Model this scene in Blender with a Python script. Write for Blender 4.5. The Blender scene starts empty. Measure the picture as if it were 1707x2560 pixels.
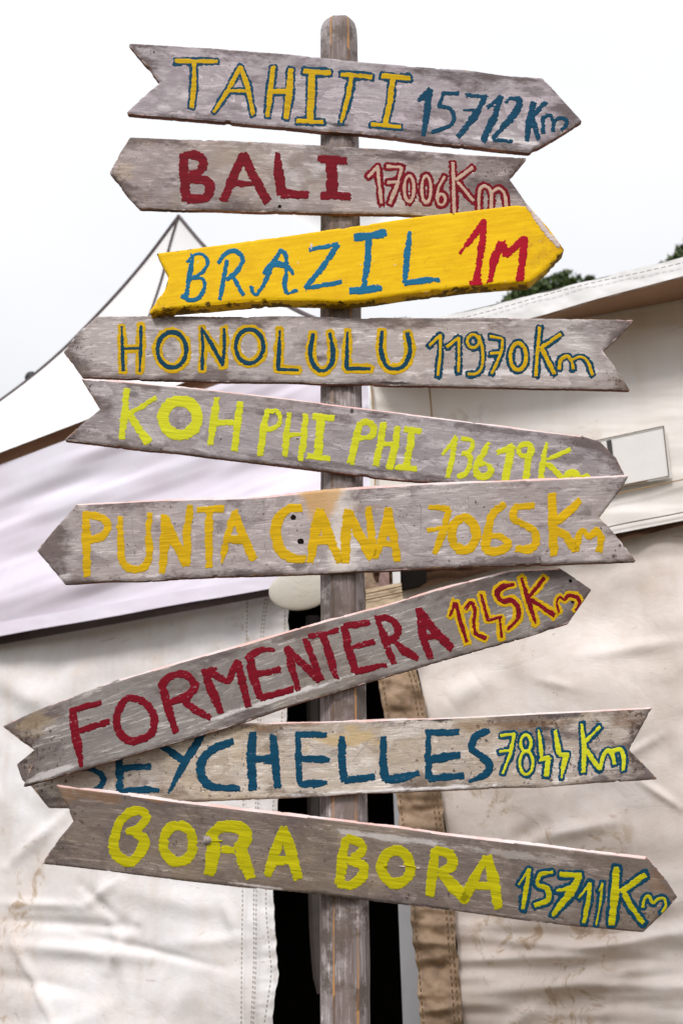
import bpy, bmesh, math, random
import numpy as np
from mathutils import Vector, Matrix
random.seed(4)
rng = np.random.default_rng(11)
R = math.radians
scn = bpy.context.scene
col = scn.collection

# ------------------------------------------------------------------ camera
W0, H0, FPX = 1707.0, 2560.0, 2745.0
CZ = 1.55
PITCH = R(18.9); ROLL = R(-0.36)
cam = bpy.data.cameras.new('camera'); camo = bpy.data.objects.new('camera', cam); col.objects.link(camo)
RM = Matrix.Rotation(math.pi/2+PITCH, 3, 'X') @ Matrix.Rotation(ROLL, 3, 'Z')
camo.matrix_world = Matrix.Translation((0, 0, CZ)) @ RM.to_4x4()
cam.sensor_fit = 'VERTICAL'; cam.sensor_height = 36.0; cam.sensor_width = 24.0
cam.lens = FPX/H0*36.0
cam.clip_start = 0.05; cam.clip_end = 2000
cam.dof.use_dof = True; cam.dof.focus_distance = 2.0; cam.dof.aperture_fstop = 6.0
scn.camera = camo
scn.render.resolution_x = 682; scn.render.resolution_y = 1024

# ------------------------------------------------------------------ world, sun, exposure
SUN_EL, SUN_AZ = R(43), R(-24)       # behind the camera, to its left
world = bpy.data.worlds.new('World'); scn.world = world; world.use_nodes = True
nt = world.node_tree; nt.nodes.clear()
def wn(t, **k):
    n = nt.nodes.new(t)
    for a, b in k.items(): setattr(n, a, b)
    return n
out = wn('ShaderNodeOutputWorld'); mixs = wn('ShaderNodeMixShader')
sky = wn('ShaderNodeTexSky', sky_type='NISHITA', sun_disc=False, sun_elevation=SUN_EL, sun_rotation=math.pi+SUN_AZ)
sky.dust_density = 4.0
bg1 = wn('ShaderNodeBackground'); bg1.inputs['Strength'].default_value = 0.12
bg2 = wn('ShaderNodeBackground'); bg2.inputs['Strength'].default_value = 1.0
tc = wn('ShaderNodeTexCoord'); sep = wn('ShaderNodeSeparateXYZ')
mp = wn('ShaderNodeMapping'); mp.inputs['Scale'].default_value = (1.0, 1.0, 2.2)
no = wn('ShaderNodeTexNoise'); no.inputs['Scale'].default_value = 1.7; no.inputs['Detail'].default_value = 6; no.inputs['Roughness'].default_value = 0.5
rp = wn('ShaderNodeValToRGB')
rp.color_ramp.elements[0].position = 0.30; rp.color_ramp.elements[0].color = (0.88, 0.90, 0.935, 1)
rp.color_ramp.elements[1].position = 0.62; rp.color_ramp.elements[1].color = (1.0, 1.0, 1.015, 1)
ma = wn('ShaderNodeMath', operation='MULTIPLY_ADD'); ma.inputs[1].default_value = 0.62; ma.inputs[2].default_value = 0.50; ma.use_clamp = False
mm = wn('ShaderNodeMath', operation='MAXIMUM'); mm.inputs[1].default_value = 0.0
vm = wn('ShaderNodeVectorMath', operation='SCALE')
L = nt.links.new
L(tc.outputs['Generated'], mp.inputs[0]); L(mp.outputs[0], no.inputs['Vector']); L(no.outputs['Fac'], rp.inputs[0])
L(tc.outputs['Generated'], sep.inputs[0]); L(sep.outputs['Z'], mm.inputs[0]); L(mm.outputs[0], ma.inputs[0])
L(rp.outputs[0], vm.inputs[0]); L(ma.outputs[0], vm.inputs['Scale']); L(vm.outputs[0], bg2.inputs[0])
L(sky.outputs[0], bg1.inputs[0]); mixs.inputs[0].default_value = 0.9
L(bg1.outputs[0], mixs.inputs[1]); L(bg2.outputs[0], mixs.inputs[2]); L(mixs.outputs[0], out.inputs[0])

sun = bpy.data.lights.new('sun', 'SUN'); suno = bpy.data.objects.new('sun', sun); col.objects.link(suno)
sun.energy = 1.5; sun.angle = R(16); sun.color = (1.0, 0.96, 0.92)
sd = Vector((math.sin(SUN_AZ)*math.cos(SUN_EL), -math.cos(SUN_AZ)*math.cos(SUN_EL), math.sin(SUN_EL)))
suno.rotation_euler = sd.to_track_quat('Z', 'Y').to_euler()
scn.view_settings.view_transform = 'Standard'; scn.view_settings.look = 'None'
scn.view_settings.gamma = 1.0; scn.view_settings.exposure = 0.40; scn.view_settings.use_curve_mapping = False

# ------------------------------------------------------------------ numeric helpers
RMn = np.array(RM)
def unproj(px, py, pl):
    px = np.asarray(px, float); py = np.asarray(py, float)
    c = np.stack([(px-W0/2)/FPX, -(py-H0/2)/FPX, -np.ones_like(px)], -1)
    d = c @ RMn.T
    y0, a = pl
    t = y0/(d[..., 1]-a*d[..., 0])
    p = d*t[..., None]; p[..., 2] += CZ
    return p
def at(px, py, pl):
    if not isinstance(pl, tuple): pl = (pl, 0.0)
    return Vector(unproj(np.array(px), np.array(py), pl).tolist())
def h2(ix, iy, s):
    n = (ix*374761393 + iy*668265263 + s*974711) & 0xffffffff
    n = ((n ^ (n >> 13))*1274126177) & 0xffffffff
    n = n ^ (n >> 16)
    return (n & 0xffff)/65535.0
def vn(x, y, s=0):
    x = np.asarray(x, float); y = np.asarray(y, float)
    ix = np.floor(x).astype(np.int64); iy = np.floor(y).astype(np.int64)
    fx = x-ix; fy = y-iy; fx = fx*fx*(3-2*fx); fy = fy*fy*(3-2*fy)
    a = h2(ix, iy, s); b = h2(ix+1, iy, s); c = h2(ix, iy+1, s); d = h2(ix+1, iy+1, s)
    return (a+(b-a)*fx)*(1-fy)+(c+(d-c)*fx)*fy
def fbm(x, y, s=0, o=3):
    t = 0; a = 0.5; n = 0
    for i in range(o):
        t = t+a*vn(x*2**i, y*2**i, s+17*i); n += a; a *= 0.5
    return t/n
def sst(a, b, x):
    t = np.clip((x-a)/(b-a), 0, 1); return t*t*(3-2*t)

# ------------------------------------------------------------------ materials
def mat(name):
    m = bpy.data.materials.new(name); m.use_nodes = True
    return m, m.node_tree, m.node_tree.nodes['Principled BSDF']
class G:
    def __init__(s, t): s.t = t
    def n(s, typ, ins=None, **k):
        n = s.t.nodes.new(typ)
        for a, b in k.items(): setattr(n, a, b)
        for a, b in (ins or {}).items():
            if hasattr(b, 'is_output') or isinstance(b, bpy.types.NodeSocket): s.t.links.new(b, n.inputs[a])
            else: n.inputs[a].default_value = b
        return n
    def coord(s, scale, src='Object'):
        c = s.n('ShaderNodeTexCoord'); m = s.n('ShaderNodeMapping', {'Scale': scale, 0: c.outputs[src]}); return m.outputs[0]
    def rnd(s, v, k=9.0):
        oi = s.n('ShaderNodeObjectInfo'); sc = s.n('ShaderNodeMath', {0: oi.outputs['Random'], 1: k}, operation='MULTIPLY')
        return s.n('ShaderNodeVectorMath', {0: v, 1: s.n('ShaderNodeCombineXYZ', {0: sc.outputs[0], 1: sc.outputs[0]}).outputs[0]}, operation='ADD').outputs[0]
    def noise(s, v, sc, det=5, ro=0.55, dist=0.0):
        return s.n('ShaderNodeTexNoise', {'Vector': v, 'Scale': sc, 'Detail': det, 'Roughness': ro, 'Distortion': dist}).outputs['Fac']
    def ramp(s, f, a, b, ca=(0, 0, 0, 1), cb=(1, 1, 1, 1)):
        r = s.n('ShaderNodeValToRGB', {0: f}); e = r.color_ramp.elements
        e[0].position = a; e[0].color = ca; e[1].position = b; e[1].color = cb
        return r.outputs[0]
    def mix(s, f, a, b, mode='MIX'):
        n = s.n('ShaderNodeMix', data_type='RGBA', blend_type=mode)
        for k, v in ((0, f), (6, a), (7, b)):
            if isinstance(v, bpy.types.NodeSocket): s.t.links.new(v, n.inputs[k])
            else: n.inputs[k].default_value = v
        return n.outputs[2]
    def math(s, op, a, b=0.0, clamp=False):
        n = s.n('ShaderNodeMath', operation=op); n.use_clamp = clamp
        for k, v in ((0, a), (1, b)):
            if isinstance(v, bpy.types.NodeSocket): s.t.links.new(v, n.inputs[k])
            else: n.inputs[k].default_value = v
        return n.outputs[0]
    def bump(s, h, st, dist, nrm=None):
        d = {'Height': h, 'Strength': st, 'Distance': dist}
        if nrm: d['Normal'] = nrm
        return s.n('ShaderNodeBump', d).outputs[0]
def c4(c, k=1.0): return (c[0]*k, c[1]*k, c[2]*k, 1)

def wood_mat(name, base, dark, light, warm=0.0, mould=0.3, whitewash=0.4, raw=None, bumpk=1.0, grain=1.0, streak=1.0):
    return lambda stains: wood_build(stains, name, base, dark, light, warm, mould, whitewash, raw, bumpk, grain, streak)
def wood_build(stains, name, base, dark, light, warm, mould, whitewash, raw, bumpk, grain, streak):
    m, t, bs = mat(name); g = G(t)
    ob = g.rnd(g.coord((1, 1, 1)))
    MP = lambda sc: g.n('ShaderNodeMapping', {'Scale': sc, 0: ob}).outputs[0]
    n1 = g.noise(MP((1.3, 1, 9*streak)), 3.2, 7, 0.62, 0.9)          # broad streaks
    n2 = g.noise(MP((7, 1, 95)), 2.4, 5, 0.7, 0.5)           # hair grain
    nb_ = g.noise(MP((3, 1, 12*streak)), 4.0, 8, 0.74, 1.0)          # brushed whitewash
    n3 = g.noise(ob, 8.0, 6, 0.68, 0.3)
    c = g.mix(g.ramp(n1, 0.36, 0.64), c4(dark), c4(base))
    c = g.mix(g.math('MULTIPLY', g.ramp(n3, 0.43, 0.60), whitewash), c, c4(light))
    big = g.noise(MP((1, 1, 1.6)), 4.5, 4, 0.55, 0.5)
    c = g.mix(g.math('MULTIPLY', g.ramp(big, 0.50, 0.42), 0.7), c, c4(dark, 0.66))
    c = g.mix(g.math('MULTIPLY', g.ramp(big, 0.53, 0.61), 0.55), c, c4(light, 1.05))
    c = g.mix(g.math('MULTIPLY', g.ramp(nb_, 0.53, 0.63), 0.6), c, c4(light, 1.05))
    c = g.mix(g.math('MULTIPLY', g.ramp(nb_, 0.47, 0.38), 0.5), c, c4(dark, 0.62))
    c = g.mix(g.math('MULTIPLY', g.ramp(n2, 0.42, 0.30), 0.45*grain), c, c4(dark, 0.45))
    c = g.mix(g.math('MULTIPLY', g.ramp(n2, 0.62, 0.74), 0.35), c, c4(light, 1.15))
    n4 = g.noise(MP((1.2, 1, 34)), 1.7, 4, 0.5, 1.8)          # sparse wandering cracks
    cm = g.ramp(g.noise(ob, 6, 2, 0.5), 0.48, 0.58)
    crack = g.math('MULTIPLY', g.math('SUBTRACT', 1.0, g.math('MULTIPLY', g.math('ABSOLUTE', g.math('SUBTRACT', n4, 0.47)), 90), True), cm)
    c = g.mix(g.math('MULTIPLY', crack, 0.75), c, c4(dark, 0.28))
    ed = g.n('ShaderNodeAttribute', attribute_name='edge').outputs['Fac']
    tip = g.n('ShaderNodeAttribute', attribute_name='tip').outputs['Fac']
    # grimy clouds, denser towards rims and tips
    n5 = g.noise(MP((1, 1, 2.4)), 7.0, 8, 0.72)
    near = g.math('SUBTRACT', 1.0, g.math('DIVIDE', ed, 42.0), True)
    gr = g.math('MULTIPLY', g.math('SUBTRACT', g.math('ADD', n5, g.math('ADD', g.math('MULTIPLY', near, 0.12), g.math('MULTIPLY', tip, 0.09))), 0.565), 9.0, True)
    c = g.mix(g.math('MULTIPLY', gr, 0.85), c, c4((0.12, 0.09, 0.09)))
    if warm:
        n6 = g.noise(ob, 3.6, 5, 0.7)
        c = g.mix(g.math('MULTIPLY', g.ramp(n6, 0.46, 0.66), warm), c, c4((0.56, 0.40, 0.17)))
    n7 = g.noise(ob, 150, 3, 0.6); n8 = g.noise(ob, 13, 4, 0.65)
    amt = g.math('MULTIPLY', g.ramp(n8, 0.38, 0.62), g.math('ADD', g.math('MULTIPLY', tip, 1.0), mould))
    sp = g.math('MULTIPLY', g.math('SUBTRACT', n7, g.math('SUBTRACT', 0.68, g.math('MULTIPLY', amt, 0.17))), 14, True)
    c = g.mix(g.math('MULTIPLY', sp, 0.85), c, c4((0.07, 0.05, 0.045)))
    xs_ = g.n('ShaderNodeSeparateXYZ', {0: g.coord((1, 1, 1))}).outputs
    sn = g.noise(MP((1, 1, 2.5)), 26, 7, 0.72)
    for (cx_, cz_, rx_, rz_, col_, st_) in stains:
        dx = g.math('DIVIDE', g.math('SUBTRACT', xs_[0], cx_), rx_); dz = g.math('DIVIDE', g.math('SUBTRACT', xs_[2], cz_), rz_)
        d_ = g.math('SQRT', g.math('ADD', g.math('MULTIPLY', dx, dx), g.math('MULTIPLY', dz, dz)))
        f_ = g.math('MULTIPLY', g.math('ADD', g.math('SUBTRACT', 0.85, d_), g.math('MULTIPLY', g.math('SUBTRACT', sn, 0.5), 3.2)), 2.2, True)
        c = g.mix(g.math('MULTIPLY', f_, st_), c, c4(col_))
    # worn rim
    n9 = g.noise(MP((1, 1, 2)), 30, 6, 0.72)
    rim = g.math('SUBTRACT', 1.0, g.math('DIVIDE', ed, 11.0), True)
    rimm = g.math('MULTIPLY', g.math('SUBTRACT', g.math('ADD', g.math('MULTIPLY', rim, 0.40), n9), 0.84), 8, True)
    n10 = g.noise(ob, 11, 5, 0.65)
    rc = g.n('ShaderNodeValToRGB', {0: n10}); cr = rc.color_ramp
    cr.elements[0].position = 0.36; cr.elements[0].color = (0.12, 0.085, 0.08, 1)
    cr.elements[1].position = 0.44; cr.elements[1].color = (0.46, 0.27, 0.15, 1)
    for p_, q_ in ((0.50, (0.72, 0.66, 0.68, 1)), (0.58, (0.74, 0.47, 0.46, 1)), (0.66, (0.26, 0.2, 0.2, 1))):
        e = cr.elements.new(p_); e.color = q_
    c = g.mix(rimm, c, rc.outputs[0])
    tr = g.n('ShaderNodeAttribute', attribute_name='toprim').outputs['Fac']
    c = g.mix(g.math('MULTIPLY', g.math('ADD', g.math('MULTIPLY', tr, 3.2), g.math('MULTIPLY', n9, -1.6)), 1.0, True), c, g.mix(g.ramp(n10, 0.4, 0.6), (0.80, 0.70, 0.70, 1), (0.78, 0.50, 0.46, 1)))  # worn pinkish top chamfer, its sky-lit brightness painted into the colour
    if raw:
        cx, hw, kk = raw
        sx = g.n('ShaderNodeSeparateXYZ', {0: g.coord((1, 1, 1))}).outputs
        nr = g.noise(g.coord((1, 1, 1)), 30, 6, 0.7)
        dd = g.math('DIVIDE', g.math('ABSOLUTE', g.math('SUBTRACT', sx[0], cx)), hw)
        f = g.math('MULTIPLY', g.math('SUBTRACT', g.math('ADD', g.math('SUBTRACT', 1.0, dd), g.math('ADD', g.math('MULTIPLY', nr, 1.3), g.math('MULTIPLY', sx[2], 14.0))), 1.15), 2.2, True)
        dd2 = g.math('DIVIDE', g.math('ABSOLUTE', g.math('SUBTRACT', sx[0], cx+hw*1.0)), hw*1.7)
        f2 = g.math('MULTIPLY', g.math('SUBTRACT', g.math('ADD', g.math('SUBTRACT', 1.0, dd2), g.math('MULTIPLY', nr, 1.5)), 1.15), 2.2, True)
        c = g.mix(g.math('MULTIPLY', f2, kk*0.75), c, c4((0.80, 0.73, 0.68)))
        c = g.mix(g.math('MULTIPLY', f, kk), c, c4((0.60, 0.35, 0.13)))
    t.links.new(c, bs.inputs['Base Color'])
    bs.inputs['Roughness'].default_value = 0.85; bs.inputs['Specular IOR Level'].default_value = 0.15
    nb = g.bump(g.noise(ob, 45, 6, 0.65), 0.5*bumpk, 0.003)
    nb = g.bump(n2, 0.5*bumpk, 0.0012, nb)
    nb = g.bump(nb_, 0.4*bumpk, 0.002, nb)
    nb = g.bump(crack, -0.8*bumpk, 0.0015, nb)
    nb = g.bump(rimm, -0.5, 0.0015, nb)
    t.links.new(nb, bs.inputs['Normal'])
    return m

def paint_mat(name, c, var=0.12, rough=0.42, under=(0.4, 0.35, 0.36), thin=0.0, bumpk=1.0):
    m, t, bs = mat(name); g = G(t)
    ob = g.rnd(g.coord((1, 1, 1)))
    st = g.n('ShaderNodeMapping', {'Scale': (5, 1, 70), 0: ob}).outputs[0]
    n = g.noise(st, 3.0, 5, 0.6, 0.5); n2 = g.noise(ob, 30, 5, 0.65); n3 = g.noise(ob, 220, 3, 0.6)
    k = g.mix(g.ramp(n, 0.3, 0.7), c4(c, 1-2.2*var), c4(c, 1+var))
    k = g.mix(g.math('MULTIPLY', g.ramp(n2, 0.55, 0.8), 0.35), k, c4(c, 0.62))
    if thin:
        f = g.math('MULTIPLY', g.math('SUBTRACT', g.math('ADD', g.math('MULTIPLY', n3, 0.6), g.math('MULTIPLY', n, 0.5)), 0.72-thin*0.12), 10, True)
        k = g.mix(g.math('MULTIPLY', f, 0.75), k, c4(under))
    t.links.new(k, bs.inputs['Base Color']); bs.inputs['Roughness'].default_value = 0.7; bs.inputs['Specular IOR Level'].default_value = 0.12
    nb = g.bump(n, 0.6*bumpk, 0.0012); nb = g.bump(n2, 0.35*bumpk, 0.0012, nb)
    t.links.new(nb, bs.inputs['Normal'])
    return m

def yellow_board():
    m, t, bs = mat('yellow painted board'); g = G(t); ob = g.coord((1, 1, 1))
    n = g.noise(g.n('ShaderNodeMapping', {'Scale': (4, 1, 40), 0: ob}).outputs[0], 3, 5, 0.6)
    n2 = g.noise(ob, 14, 5, 0.65)
    c = g.mix(g.ramp(n, 0.35, 0.7), (0.80, 0.47, 0.0, 1), (0.93, 0.60, 0.003, 1))
    c = g.mix(g.math('MULTIPLY', g.ramp(n2, 0.52, 0.75), 0.5), c, (0.66, 0.36, 0.002, 1))
    ed = g.n('ShaderNodeAttribute', attribute_name='edge').outputs['Fac']
    tip = g.n('ShaderNodeAttribute', attribute_name='tip').outputs['Fac']
    low = g.n('ShaderNodeAttribute', attribute_name='low').outputs['Fac']
    rim = g.math('SUBTRACT', 1.0, g.math('DIVIDE', ed, 16.0), True)
    n7 = g.noise(ob, 75, 4, 0.6); n8 = g.noise(ob, 17, 3, 0.6)
    a = g.math('MULTIPLY', g.math('ADD', g.math('ADD', rim, g.math('MULTIPLY', low, 1.5)), g.math('MULTIPLY', tip, 0.4)), g.ramp(n8, 0.36, 0.58))
    s_ = g.math('MULTIPLY', g.math('SUBTRACT', n7, g.math('SUBTRACT', 0.72, g.math('MULTIPLY', a, 0.20))), 14, True)
    c = g.mix(g.math('MULTIPLY', s_, 0.9), c, (0.05, 0.03, 0.006, 1))
    c = g.mix(g.math('MULTIPLY', g.math('MULTIPLY', low, g.ramp(n2, 0.35, 0.6)), 0.55), c, (0.40, 0.24, 0.01, 1))
    wv = g.noise(ob, 34, 7, 0.75, 0.8)
    c = g.mix(g.math('MULTIPLY', g.ramp(wv, 0.60, 0.68), 0.45), c, (0.55, 0.29, 0.01, 1))
    c = g.mix(g.math('MULTIPLY', g.ramp(g.noise(ob, 60, 3, 0.5), 0.71, 0.74), 0.7), c, (0.75, 0.62, 0.45, 1))
    c = g.mix(g.math('MULTIPLY', g.math('MULTIPLY', tip, g.ramp(wv, 0.46, 0.6)), 0.7), c, (0.45, 0.22, 0.02, 1))
    t.links.new(c, bs.inputs['Base Color']); bs.inputs['Roughness'].default_value = 0.65; bs.inputs['Specular IOR Level'].default_value = 0.15
    nb = g.bump(n, 0.5, 0.0012); nb = g.bump(n2, 0.5, 0.004, nb); nb = g.bump(g.noise(ob, 90, 4, 0.6), 0.35, 0.001, nb)
    nb = g.bump(s_, -0.4, 0.001, nb)
    t.links.new(nb, bs.inputs['Normal'])
    return m
def edge_mat(name='weathered board edge'):
    m, t, bs = mat(name); g = G(t); ob = g.rnd(g.coord((1, 1, 1)))
    n = g.noise(g.n('ShaderNodeMapping', {'Scale': (3, 30, 30), 0: ob}).outputs[0], 4, 6, 0.65)
    r = g.n('ShaderNodeValToRGB', {0: n}); cr = r.color_ramp
    cr.elements[0].position = 0.33; cr.elements[0].color = (0.035, 0.02, 0.016, 1)
    cr.elements[1].position = 0.45; cr.elements[1].color = (0.16, 0.07, 0.045, 1)
    for p_, q_ in ((0.54, (0.30, 0.13, 0.10, 1)), (0.64, (0.42, 0.2, 0.17, 1)), (0.76, (0.55, 0.45, 0.42, 1))):
        e = cr.elements.new(p_); e.color = q_
    t.links.new(r.outputs[0], bs.inputs['Base Color']); bs.inputs['Roughness'].default_value = 0.85
    t.links.new(g.bump(n, 0.6, 0.003), bs.inputs['Normal'])
    return m
def canvas_mat(name, c, dirt=(0.36, 0.25, 0.17), amt=0.4, sc=1.6, rough=0.6, streak=0.2, bumpk=1.0, speck=0.3):
    m, t, bs = mat(name); g = G(t); ob = g.coord((1, 1, 1))
    n = g.noise(ob, sc, 7, 0.66, 0.4); n2 = g.noise(ob, sc*6, 5, 0.6)
    v = g.noise(g.n('ShaderNodeMapping', {'Scale': (7, 7, 0.8), 0: ob}).outputs[0], 1.6, 5, 0.6)
    f = g.math('MULTIPLY', g.ramp(n, 0.42, 0.75), amt)
    k = g.mix(f, c4(c), c4(dirt))
    k = g.mix(g.math('MULTIPLY', g.ramp(n2, 0.5, 0.8), amt*0.6), k, c4(dirt, 1.3))
    k = g.mix(g.math('MULTIPLY', g.ramp(v, 0.52, 0.78), streak), k, c4(dirt))
    sp = g.noise(ob, 38, 4, 0.6)
    k = g.mix(g.math('MULTIPLY', g.ramp(sp, 0.70, 0.76), speck), k, c4((0.22, 0.12, 0.06)))
    h = g.n('ShaderNodeMapping', {'Scale': (1.0, 1.0, 5.0), 0: ob}).outputs[0]
    sm = g.noise(h, 5.0, 5, 0.6, 0.8)
    k = g.mix(g.math('MULTIPLY', g.ramp(sm, 0.66, 0.72), speck*0.8), k, c4((0.34, 0.2, 0.11)))
    pm = g.math('MULTIPLY', g.ramp(g.noise(ob, 2.3, 3, 0.5), 0.56, 0.66), g.ramp(g.noise(ob, 11, 7, 0.75, 1.2), 0.53, 0.62))
    k = g.mix(g.math('MULTIPLY', pm, speck*1.3, True), k, c4((0.42, 0.29, 0.17)))
    t.links.new(k, bs.inputs['Base Color']); bs.inputs['Roughness'].default_value = rough; bs.inputs['Specular IOR Level'].default_value = 0.3
    wv = g.noise(ob, 900, 2, 0.5)
    rg = g.math('ABSOLUTE', g.math('SUBTRACT', g.noise(g.n('ShaderNodeMapping', {'Scale': (1, 1, 1.8), 0: ob}).outputs[0], 3.2, 5, 0.55, 1.4), 0.5))
    rg2 = g.math('MULTIPLY', rg, 22, True)
    nb = g.bump(rg2, 0.08*bumpk, 0.005)
    rg3 = g.math('MULTIPLY', g.math('ABSOLUTE', g.math('SUBTRACT', g.noise(g.n('ShaderNodeMapping', {'Scale': (1, 1, 3.2), 0: ob}).outputs[0], 7.5, 4, 0.5, 0.7), 0.5)), 16, True)
    nb = g.bump(rg3, 0.05*bumpk, 0.003, nb)
    nb = g.bump(g.noise(ob, 14, 5, 0.55, 0.6), 0.4*bumpk, 0.006, nb); nb = g.bump(wv, 0.15, 0.0004, nb)
    t.links.new(nb, bs.inputs['Normal'])
    return m
def plain(name, c, rough=0.6, var=0.25, sc=20, metal=0.0):
    m, t, bs = mat(name); g = G(t); ob = g.coord((1, 1, 1))
    n = g.noise(ob, sc, 5, 0.6)
    t.links.new(g.mix(g.ramp(n, 0.3, 0.75), c4(c, 1-var), c4(c, 1+var*0.5)), bs.inputs['Base Color'])
    bs.inputs['Roughness'].default_value = rough; bs.inputs['Metallic'].default_value = metal
    if rough >= .9: bs.inputs['Specular IOR Level'].default_value = 0.05
    t.links.new(g.bump(n, 0.3, 0.002), bs.inputs['Normal'])
    return m

# ------------------------------------------------------------------ object helpers
def link(name, me, parent=None, mats=()):
    o = bpy.data.objects.new(name, me); col.objects.link(o)
    for m in mats: me.materials.append(m)
    if parent is not None: o.parent = parent
    return o
def tag(o, label=None, cat=None, group=None, kind=None):
    if label: o['label'] = label
    if cat: o['category'] = cat
    if group: o['group'] = group
    if kind: o['kind'] = kind
    return o
def empty(name, loc, label, cat, group=None):
    o = bpy.data.objects.new(name, None); col.objects.link(o); o.location = loc; o.empty_display_size = 0.1
    return tag(o, label, cat, group)
def smooth(me, ang=None):
    me.polygons.foreach_set('use_smooth', [True]*len(me.polygons))

# signed distance to a polygon, >0 inside; returns also index of the nearest edge
def poly_sdf(P, X, Y):
    P = np.asarray(P, float); n = len(P)
    best = np.full(X.shape, 1e9); idx = np.zeros(X.shape, int); ins = np.zeros(X.shape, bool)
    for i in range(n):
        a = P[i]; b = P[(i+1) % n]; d = b-a; L2 = max(d@d, 1e-9)
        t = np.clip(((X-a[0])*d[0]+(Y-a[1])*d[1])/L2, 0, 1)
        q = np.hypot(X-a[0]-t*d[0], Y-a[1]-t*d[1])
        m = q < best; best = np.where(m, q, best); idx = np.where(m, i, idx)
        c = ((a[1] > Y) != (b[1] > Y))
        if abs(d[1]) > 1e-9:
            ins ^= c & (X < d[0]*(Y-a[1])/d[1]+a[0])
    return np.where(ins, best, -best), idx
def march(F, xs, ys):
    """cells of a field F[j,i] > 0 -> 2D verts and polygons with exact borders"""
    nx, ny = len(xs), len(ys); verts = []; vid = {}; faces = []
    ins = F > 0
    anyc = ins[:-1, :-1] | ins[1:, :-1] | ins[:-1, 1:] | ins[1:, 1:]
    def node(i, j):
        k = (i, j)
        if k not in vid: vid[k] = len(verts); verts.append((xs[i], ys[j]))
        return vid[k]
    def cross(i0, j0, i1, j1):
        k = (min(i0, i1), min(j0, j1), i0 != i1)
        if k not in vid:
            if (i0, j0) > (i1, j1): i0, j0, i1, j1 = i1, j1, i0, j0
            a = F[j0, i0]; b = F[j1, i1]; t = a/(a-b); t = min(max(t, 0.04), 0.96)
            vid[k] = len(verts); verts.append((xs[i0]+(xs[i1]-xs[i0])*t, ys[j0]+(ys[j1]-ys[j0])*t))
        return vid[k]
    for j, i in zip(*np.nonzero(anyc)):
        c = ((i, j), (i+1, j), (i+1, j+1), (i, j+1)); p = []
        for q in range(4):
            a = c[q]; b = c[(q+1) % 4]; ia = ins[a[1], a[0]]; ib = ins[b[1], b[0]]
            if ia: p.append(node(*a))
            if ia != ib: p.append(cross(*a, *b))
        if len(p) > 2: faces.append(p)
    return np.array(verts), faces

# ------------------------------------------------------------------ materials used
M = {}
M['edge'] = edge_mat()
M['ybrd'] = yellow_board()
M['yedge'] = M['ybrd']
lg = (0.92, 0.87, 0.885)
M['w_tahiti'] = wood_mat('whitewashed lilac grey wood', (0.68, 0.59, 0.645), (0.50, 0.43, 0.475), lg, 0, 0.15, 0.32, streak=.6, grain=.6)
M['w_bali'] = wood_mat('whitewashed rosy grey wood', (0.67, 0.565, 0.57), (0.46, 0.38, 0.375), lg, 0.2, 0.2, 0.35, streak=.7)
M['w_hono'] = wood_mat('whitewashed pale wood', (0.84, 0.755, 0.76), (0.60, 0.52, 0.515), (0.96, 0.92, 0.92), 0.10, 0.25, 0.45)
M['w_koh'] = wood_mat('whitewashed lavender wood', (0.70, 0.625, 0.655), (0.48, 0.42, 0.44), lg, 0.05, 0.3, 0.38)
M['w_punta'] = wood_mat('whitewashed wood with bare patch', (0.76, 0.67, 0.68), (0.56, 0.48, 0.485), (0.93, 0.88, 0.88), 0.08, 0.3, 0.38, raw=(-0.045, 0.034, 0.8), grain=1.1, streak=1.2)
M['w_form'] = wood_mat('grey brushed wood', (0.57, 0.515, 0.50), (0.41, 0.365, 0.35), (0.80, 0.75, 0.73), 0.08, 0.3, 0.25, grain=1.6, streak=1.6)
M['w_sey'] = wood_mat('cream whitewashed wood', (0.90, 0.82, 0.77), (0.70, 0.58, 0.49), (0.97, 0.94, 0.92), 0.34, 0.6, 0.65, bumpk=1.6, streak=.9)
M['w_bora'] = wood_mat('brown grey wood', (0.42, 0.345, 0.315), (0.265, 0.21, 0.185), (0.68, 0.59, 0.54), 0.14, 0.5, 0.24, bumpk=1.2, grain=1.4, streak=1.3)
P = {
 'blue': paint_mat('dark blue paint', (0.003, 0.062, 0.125), 0.15, thin=0.35),
 'hblue': paint_mat('deep teal paint', (0.003, 0.055, 0.105), 0.15, thin=0.2),
 'bblue': paint_mat('bright blue paint', (0.012, 0.16, 0.32), 0.12, under=(0.8, 0.5, 0.0), thin=0.0),
 'yel': paint_mat('golden yellow paint', (0.66, 0.41, 0.004), 0.14),
 'gold': paint_mat('mustard gold paint', (0.68, 0.42, 0.006), 0.14, thin=0.05, bumpk=1.4),
 'red': paint_mat('crimson paint', (0.19, 0.003, 0.012), 0.16, thin=0.25),
 'fred': paint_mat('patchy crimson paint', (0.20, 0.003, 0.014), 0.16, thin=0.5),
 'bred': paint_mat('bright red paint', (0.44, 0.004, 0.022), 0.12, under=(0.8, 0.55, 0.5), thin=0.1),
 'tan': paint_mat('pinkish tan paint', (0.56, 0.39, 0.31), 0.1),
 'lemon': paint_mat('lemon yellow paint', (0.66, 0.67, 0.025), 0.10, thin=0.12, bumpk=1.2),
 'lime': paint_mat('lime yellow paint', (0.50, 0.455, 0.004), 0.16, thin=0.1, bumpk=1.8),
 'white': paint_mat('chalky white paint', (0.72, 0.60, 0.58), 0.15, thin=0.0),
 'pencil': plain('pencil line', (0.24, 0.21, 0.22), 0.8),
 'hole': plain('dark hole', (0.012, 0.009, 0.007), 0.9),
 'nail': plain('old grey nail head', (0.38, 0.33, 0.31), 0.6, 0.5, 180),
}

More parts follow.
